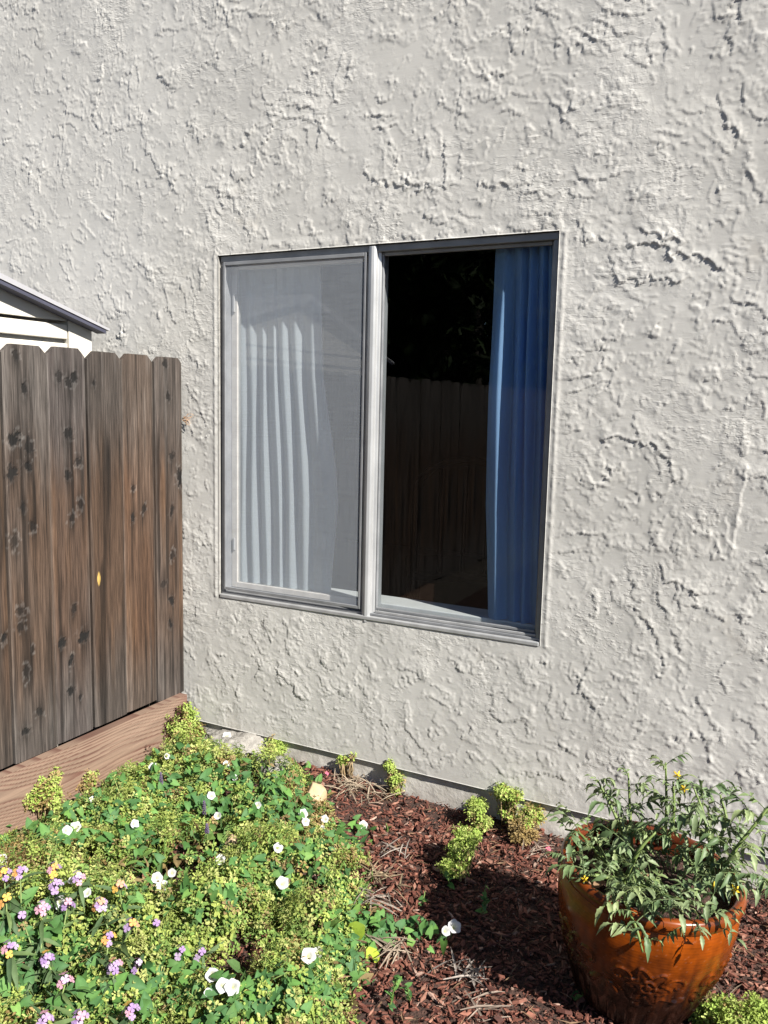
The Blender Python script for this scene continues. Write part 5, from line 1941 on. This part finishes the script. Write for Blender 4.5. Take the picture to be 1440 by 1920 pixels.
MAT['glaze'] = glaze_material()
build_pot()
POT = np.array([1.660, -0.607])
SOIL_Z = -0.325

# dry leaves lying on the potting soil
dl = leaf_template([(0, 0.05), (0.25, 0.30), (0.6, 0.34), (0.85, 0.18), (1.0, 0.01)], 0.3, -0.25)
for k, (dx, dy, lab) in enumerate(((-0.10, -0.07, 'tan dry leaf on the pot soil near its left rim'), (-0.06, -0.11, 'curled tan dry leaf on the pot soil near the front rim'),
                                   (-0.02, 0.02, 'tan dry leaf on the pot soil under the middle stems'), (0.03, -0.05, 'greyish dry leaf in the shaded centre of the pot soil'),
                                   (-0.12, 0.00, 'pale dry leaf on the pot soil at the far left'), (-0.05, -0.04, 'broad dry leaf lying flat between the left tomato stems'))):
    me = np_mesh('dry_leaf', (dl[0] - np.array([0, 0.5, 0])) * 0.042, dl[1], True, np.tile([[0.34, 0.22, 0.13], [0.40, 0.28, 0.18]][k % 2], (len(dl[0]), 1)))
    o = link('dry_leaf', me, MAT['straw'])
    o.location = (POT[0] + dx, POT[1] + dy, SOIL_Z + 0.012)
    o.rotation_euler = (random.uniform(-0.3, 0.3), random.uniform(-0.3, 0.3), random.uniform(0, 6.28))
    tag(o, lab, 'dry leaf', 'dry leaves lying on the pot soil')


# ------------------------------------------------------------------ tomato plants
def leaflet(r, curl=None):
    # ovate, toothed, folded blade that rolls downward
    out = [(0.0, 0.03), (0.12, 0.13), (0.22, 0.12), (0.36, 0.20), (0.46, 0.16), (0.60, 0.17), (0.70, 0.11), (0.85, 0.07), (1.0, 0.005)]
    return leaf_template(out, r.uniform(0.35, 0.9), curl if curl is not None else r.uniform(0.25, 0.75))


def tomato_leaf_mesh(seed, size=0.10, npair=3):
    """compound leaf: petiole along +y that arches down, leaflets in pairs and one at the tip"""
    r = np.random.default_rng(seed)
    items = []
    arch = r.uniform(0.1, 0.6)
    at = lambda t: np.array([0.03 * math.sin(3 * t + seed), t, 0.25 * t - arch * t * t])
    tb = MB()
    tb.tube([at(t) for t in np.linspace(0, 0.9, 7)], list(np.linspace(0.016, 0.008, 7)), 5)
    tv = np.array(tb.v)
    items_f = []
    quads = np.array([f for f in tb.f if len(f) == 4])
    items.append((tv, [quads]))
    for k in range(npair):
        t = 0.35 + 0.5 * k / npair
        for sg in (-1, 1):
            lf = leaflet(r)
            s = r.uniform(0.30, 0.44) * (1 if k else 0.8)
            V = xf(lf[0], r.uniform(-0.9, 0.2), r.uniform(-0.5, 0.5), 0, s)
            V = xf(V, 0, 0, -sg * r.uniform(0.8, 1.35), 1, at(t + r.uniform(-0.05, 0.05)))
            items.append((V, lf[1]))
            if r.random() < 0.4:
                lf = leaflet(r)
                V = xf(lf[0], r.uniform(-0.6, 0.3), 0, -sg * r.uniform(0.9, 1.6), 0.13, at(t - 0.09))
                items.append((V, lf[1]))
    lf = leaflet(r)
    V = xf(lf[0], r.uniform(-1.0, -0.35), 0, r.uniform(-0.3, 0.3), r.uniform(0.36, 0.46), at(0.9))
    items.append((V, lf[1]))
    V, F = join_templates(items)
    col = np.tile([[0.155, 0.215, 0.090], [0.19, 0.245, 0.12], [0.115, 0.175, 0.075]][seed % 3], (len(V), 1)).astype(float)
    col[:len(tv)] = (0.12, 0.16, 0.06)
    me = np_mesh('leaf', V * size, F, True, col)
    me.materials.append(MAT['tomato_leaf'])
    return me


TLEAF = [tomato_leaf_mesh(s, 0.062 + 0.014 * (s % 3), 2 + s % 2) for s in range(8)]


def tomato_flower_mesh():
    V, F = [(0, 0, 0.004)], []
    for k in range(5):
        a = k * 2 * math.pi / 5
        n = len(V)
        for d, w in ((0.2, 0.12), (0.55, 0.2), (1.0, 0.02)):
            for s in (-w, w):
                V.append((0.009 * (d * math.cos(a) - s * math.sin(a)), 0.009 * (d * math.sin(a) + s * math.cos(a)), 0.002 - 0.004 * d * d))
        F += [(n, n + 1, n + 3, n + 2), (n + 2, n + 3, n + 5, n + 4)]
    b = MB()
    b.v = V
    b.f = F
    b.tube([(0, 0, 0), (0, 0, 0.005), (0, 0, 0.009)], [0.0022, 0.002, 0.0006], 6)
    me = b.mesh('flower', True)
    set_col(me, np.tile((0.75, 0.52, 0.03), (len(me.vertices), 1)))
    me.materials.append(MAT['petal'])
    return me


TFLOW = tomato_flower_mesh()


def at_depth(px, py, y):
    return on_plane(px, py, 1, y)


def tomato(label, stems, nleaf, flowers, seed, low):
    """stems: list of px paths [(px, py, y)], the first point in the soil"""
    r = np.random.default_rng(seed)
    S = [[at_depth(*q) for q in s] for s in stems]
    foot = S[0][0].copy()
    root = empty('tomato_plant', (foot[0], foot[1], SOIL_Z))
    tag(root, label, 'tomato plant', 'tomato plants in the amber pot')
    o = np.array([foot[0], foot[1], SOIL_Z])
    cand = []
    for s in S:
        P = [s[0]]
        # smooth the path
        q = np.array(s)
        m = np.linspace(0, len(q) - 1, 5 * (len(q) - 1) + 1)
        qq = np.stack([np.interp(m, np.arange(len(q)), q[:, i]) for i in range(3)], 1)
        for _ in range(2):
            qq[1:-1] = 0.25 * qq[:-2] + 0.5 * qq[1:-1] + 0.25 * qq[2:]
        rad = np.linspace(0.0052, 0.0020, len(qq))
        b = MB()
        b.tube([p - o for p in qq], list(rad), 7)
        b.build('stem', MAT['stem'], root, True)
        L = np.concatenate([[0], np.cumsum(np.linalg.norm(np.diff(qq, axis=0), axis=1))])
        cand.append((qq, L))
    tot = sum(c[1][-1] for c in cand)
    for qq, L in cand:
        k = max(3, int(nleaf * L[-1] / tot))
        for j in range(k):
            t = (j + 0.6) / k * L[-1]
            p = np.array([np.interp(t, L, qq[:, i]) for i in range(3)])
            a = j * 2.39 + r.uniform(-0.4, 0.4)
            last = j >= k - 2
            up = r.uniform(0.5, 1.2) if last else r.uniform(-0.1, 0.7)
            # leaf's +y axis = outward; normal = up-ish
            d = np.array([math.cos(a), math.sin(a), up])
            n = np.array([-math.cos(a) * up, -math.sin(a) * up, 1.0])
            leaf_at(root, p - o, d, n, r, 0.62 if last else r.uniform(0.75, 1.1))
    for (px, py, y, size) in low:
        p = at_depth(px, py, y)
        a = r.uniform(0, 6.28)
        d = np.array([math.cos(a), math.sin(a), r.uniform(-0.2, 0.6)])
        leaf_at(root, p - o, d, np.array([0, 0, 1.0]) + r.normal(0, 0.3, 3), r, size)
    for (px, py, y) in flowers:
        p = at_depth(px, py, y)
        place('flower', TFLOW, root, p - o, (CAM - p) / np.linalg.norm(CAM - p) + np.array([0.2, 0, -0.2]), r.uniform(0, 6), r.uniform(0.9, 1.3))
    return root


def leaf_at(root, p, d, n, r, s):
    d = d / np.linalg.norm(d)
    n = n - d * (n @ d)
    n /= np.linalg.norm(n)
    x = np.cross(d, n)
    me = TLEAF[r.integers(0, 8)]
    o = bpy.data.objects.new('leaf', me)
    C.objects.link(o)
    o.parent = root
    o.matrix_local = mathutils.Matrix([[x[i] * s, d[i] * s, n[i] * s, p[i]] for i in range(3)] + [[0, 0, 0, 1]])
    return o


rt = np.random.default_rng(77)


def soil_leaves(n, cx, cy, sx, sy, seed):
    r = np.random.default_rng(seed)
    out = []
    for _ in range(n):
        x, y = POT[0] + cx + r.normal(0, sx), POT[1] + cy + r.normal(0, sy)
        z = SOIL_Z + r.uniform(0.02, 0.10)
        v = np.array([x, y, z]) - CAM
        w = (v @ CD)
        out.append((720 + FPX * (v @ CR) / w, 960 - FPX * (v @ CU) / w, y, r.uniform(0.45, 0.85)))
    return out


tomato('tallest tomato plant with two thin stems at the back left of the amber pot',
       [[(1185, 1610, -0.52), (1182, 1540, -0.49), (1178, 1450, -0.48)], [(1245, 1600, -0.52), (1250, 1520, -0.50), (1248, 1430, -0.49)], [(1185, 1600, -0.55), (1150, 1520, -0.52), (1120, 1462, -0.50)],
        [(1245, 1600, -0.55), (1265, 1530, -0.55), (1262, 1465, -0.54)]],
       62, [(1270, 1453, -0.50), (1283, 1478, -0.54)], 1, soil_leaves(24, -0.05, 0.04, 0.06, 0.06, 1))
tomato('tomato plant with a thick pale leaning stem at the right of the amber pot',
       [[(1338, 1660, -0.62), (1335, 1600, -0.60), (1318, 1520, -0.58), (1300, 1475, -0.57)], [(1338, 1660, -0.64), (1380, 1590, -0.62), (1425, 1535, -0.60), (1450, 1500, -0.58)], [(1338, 1660, -0.66), (1400, 1640, -0.70), (1440, 1650, -0.72)],
        [(1335, 1600, -0.58), (1365, 1540, -0.52), (1350, 1490, -0.50)]],
       66, [(1338, 1662, -0.70), (1378, 1668, -0.70)], 2, soil_leaves(28, 0.09, -0.02, 0.06, 0.07, 2))
tomato('low tomato plant spilling over the front and left rim of the amber pot',
       [[(1170, 1650, -0.68), (1172, 1690, -0.80), (1195, 1745, -0.845), (1205, 1785, -0.845)], [(1170, 1650, -0.66), (1120, 1600, -0.64), (1085, 1560, -0.60), (1060, 1555, -0.58)], [(1170, 1650, -0.68), (1250, 1680, -0.78), (1320, 1700, -0.82)],
        [(1170, 1650, -0.66), (1200, 1590, -0.66), (1230, 1560, -0.64)], [(1170, 1650, -0.70), (1110, 1640, -0.74), (1090, 1640, -0.76)]],
       62, [(1097, 1648, -0.76)], 3, soil_leaves(34, -0.04, -0.07, 0.08, 0.06, 3)
       + [(1085 + 24 * q, 1640 + 6.5 * q + 9 * math.sin(q * 2.1), -0.735 - 0.05 * math.sin(math.pi * q / 12), 0.55 + 0.25 * (q % 3) / 2) for q in range(13)]
       + [(1300, 1735, -0.80, 0.7), (1205, 1722, -0.80, 0.75), (1345, 1740, -0.785, 0.65)])

# ------------------------------------------------------------------ little extras
b = MB()
r = np.random.default_rng(12)
p0 = on_plane(342, 786, 1, -0.006)
for k in range(12):
    q = [np.array([0, 0, 0.0])]
    for _ in range(4):
        q.append(q[-1] + np.array([r.uniform(0.002, 0.018), -0.001, r.normal(0, 0.006)]))
    b.tube(q, 0.0006, 4)
tw = b.build('dry_twig', MAT['twig'], None, True)
tw.location = (p0[0], -0.008, p0[2])
tag(tw, 'tangle of thin orange dry twigs caught between fence end and stucco wall', 'twig')
for k, (px, py, lab) in enumerate(((1028, 1592, 'small pink fallen flower on the mulch left of the orange pot'), (613, 1450, 'small pink fallen flower on the straw at the wall foot'))):
    me = PINK[0].copy()
    set_c = me.color_attributes['tint']
    n = len(me.vertices)
    set_c.data.foreach_set('color', np.tile((0.65, 0.16, 0.24, 1), (n, 1)).astype(np.float32).ravel())
    o = link('fallen_flower', me, None)
    o.location = on_ground(px, py, 0.03)
    o.rotation_euler = (0.6, 0.3, k)
    tag(o, lab, 'flower')


# ------------------------------------------------------------------ trees across the yard (the window glass mirrors them)
def tree(label, px, dist, height, crown_r, seed, crown_lo=0.12):
    r = np.random.default_rng(seed)
    v = ray(px, 600)
    hit = on_plane(px, 600, 1, 0.04)
    t = (dist) / v[1]
    x = hit[0] + v[0] * t
    root = empty('broadleaf_tree', (x, -dist, -0.6))
    tag(root, label, 'tree', 'trees across the yard mirrored in the glass')
    b = MB()
    b.tube([(0, 0, 0), (0.05, 0.02, height * 0.3), (0.1, 0, height * 0.6), (0.05, 0.05, height * 0.85)], [0.20, 0.15, 0.10, 0.04], 8)
    for k in range(9):
        a = k * 2.4
        z0 = height * r.uniform(0.15, 0.6)
        b.tube([(0.04, 0.02, z0), (crown_r * 0.4 * math.cos(a), crown_r * 0.4 * math.sin(a), z0 + 0.4), (crown_r * 0.85 * math.cos(a), crown_r * 0.85 * math.sin(a), z0 + 0.9)], [0.05, 0.035, 0.012], 6)
    b.build('trunk', MAT['trunk'], root, True)
    nb = int(46 * max(1.0, crown_r * height / 9.0))
    d = r.normal(0, 1, (nb, 3))
    d /= np.linalg.norm(d, axis=1, keepdims=True)
    rr = r.random(nb) ** 0.45
    cen = np.stack([d[:, 0] * crown_r * rr, d[:, 1] * crown_r * rr, height * (crown_lo + (1 - crown_lo) * 0.5) + d[:, 2] * rr * height * (1 - crown_lo) * 0.5], 1)
    per = 60
    P = (cen[:, None, :] + r.normal(0, 0.30, (nb, per, 3))).reshape(-1, 3)
    P[:, 2] = np.maximum(P[:, 2], 0.05)
    N = r.normal(0, 1, (len(P), 3)) + np.array([0, 0, 0.7])
    lt = leaf_template([(0, 0.05), (0.5, 0.3), (1, 0.02)], 0.2, 0.2)
    col = np.array([[0.045, 0.075, 0.025]]) * r.uniform(0.6, 1.4, (len(P), 1))
    V, F, Cc = scatter([lt], P, N, r.uniform(0.17, 0.34, len(P)), r.uniform(0, 6.28, len(P)), col, r)
    f = link('crown', np_mesh('crown', V, F, False, Cc), MAT['leaf'], root)
    f['kind'] = 'stuff'


tree('dark leafy tree mirrored at the left of the right window pane', 715, 9.5, 9.0, 2.7, 1)
tree('tall dark tree mirrored in the middle of the right window pane', 820, 11.5, 10.5, 2.9, 2)
tree('dark tree mirrored beside the edge of the blue curtain', 880, 8.0, 7.0, 1.9, 3)
tree('low broad tree mirrored across the blue curtain', 1010, 12.0, 2.4, 2.0, 4, 0.05)
tree('tree mirrored behind the mullion above the shed roof', 640, 12.5, 9.5, 2.8, 5)
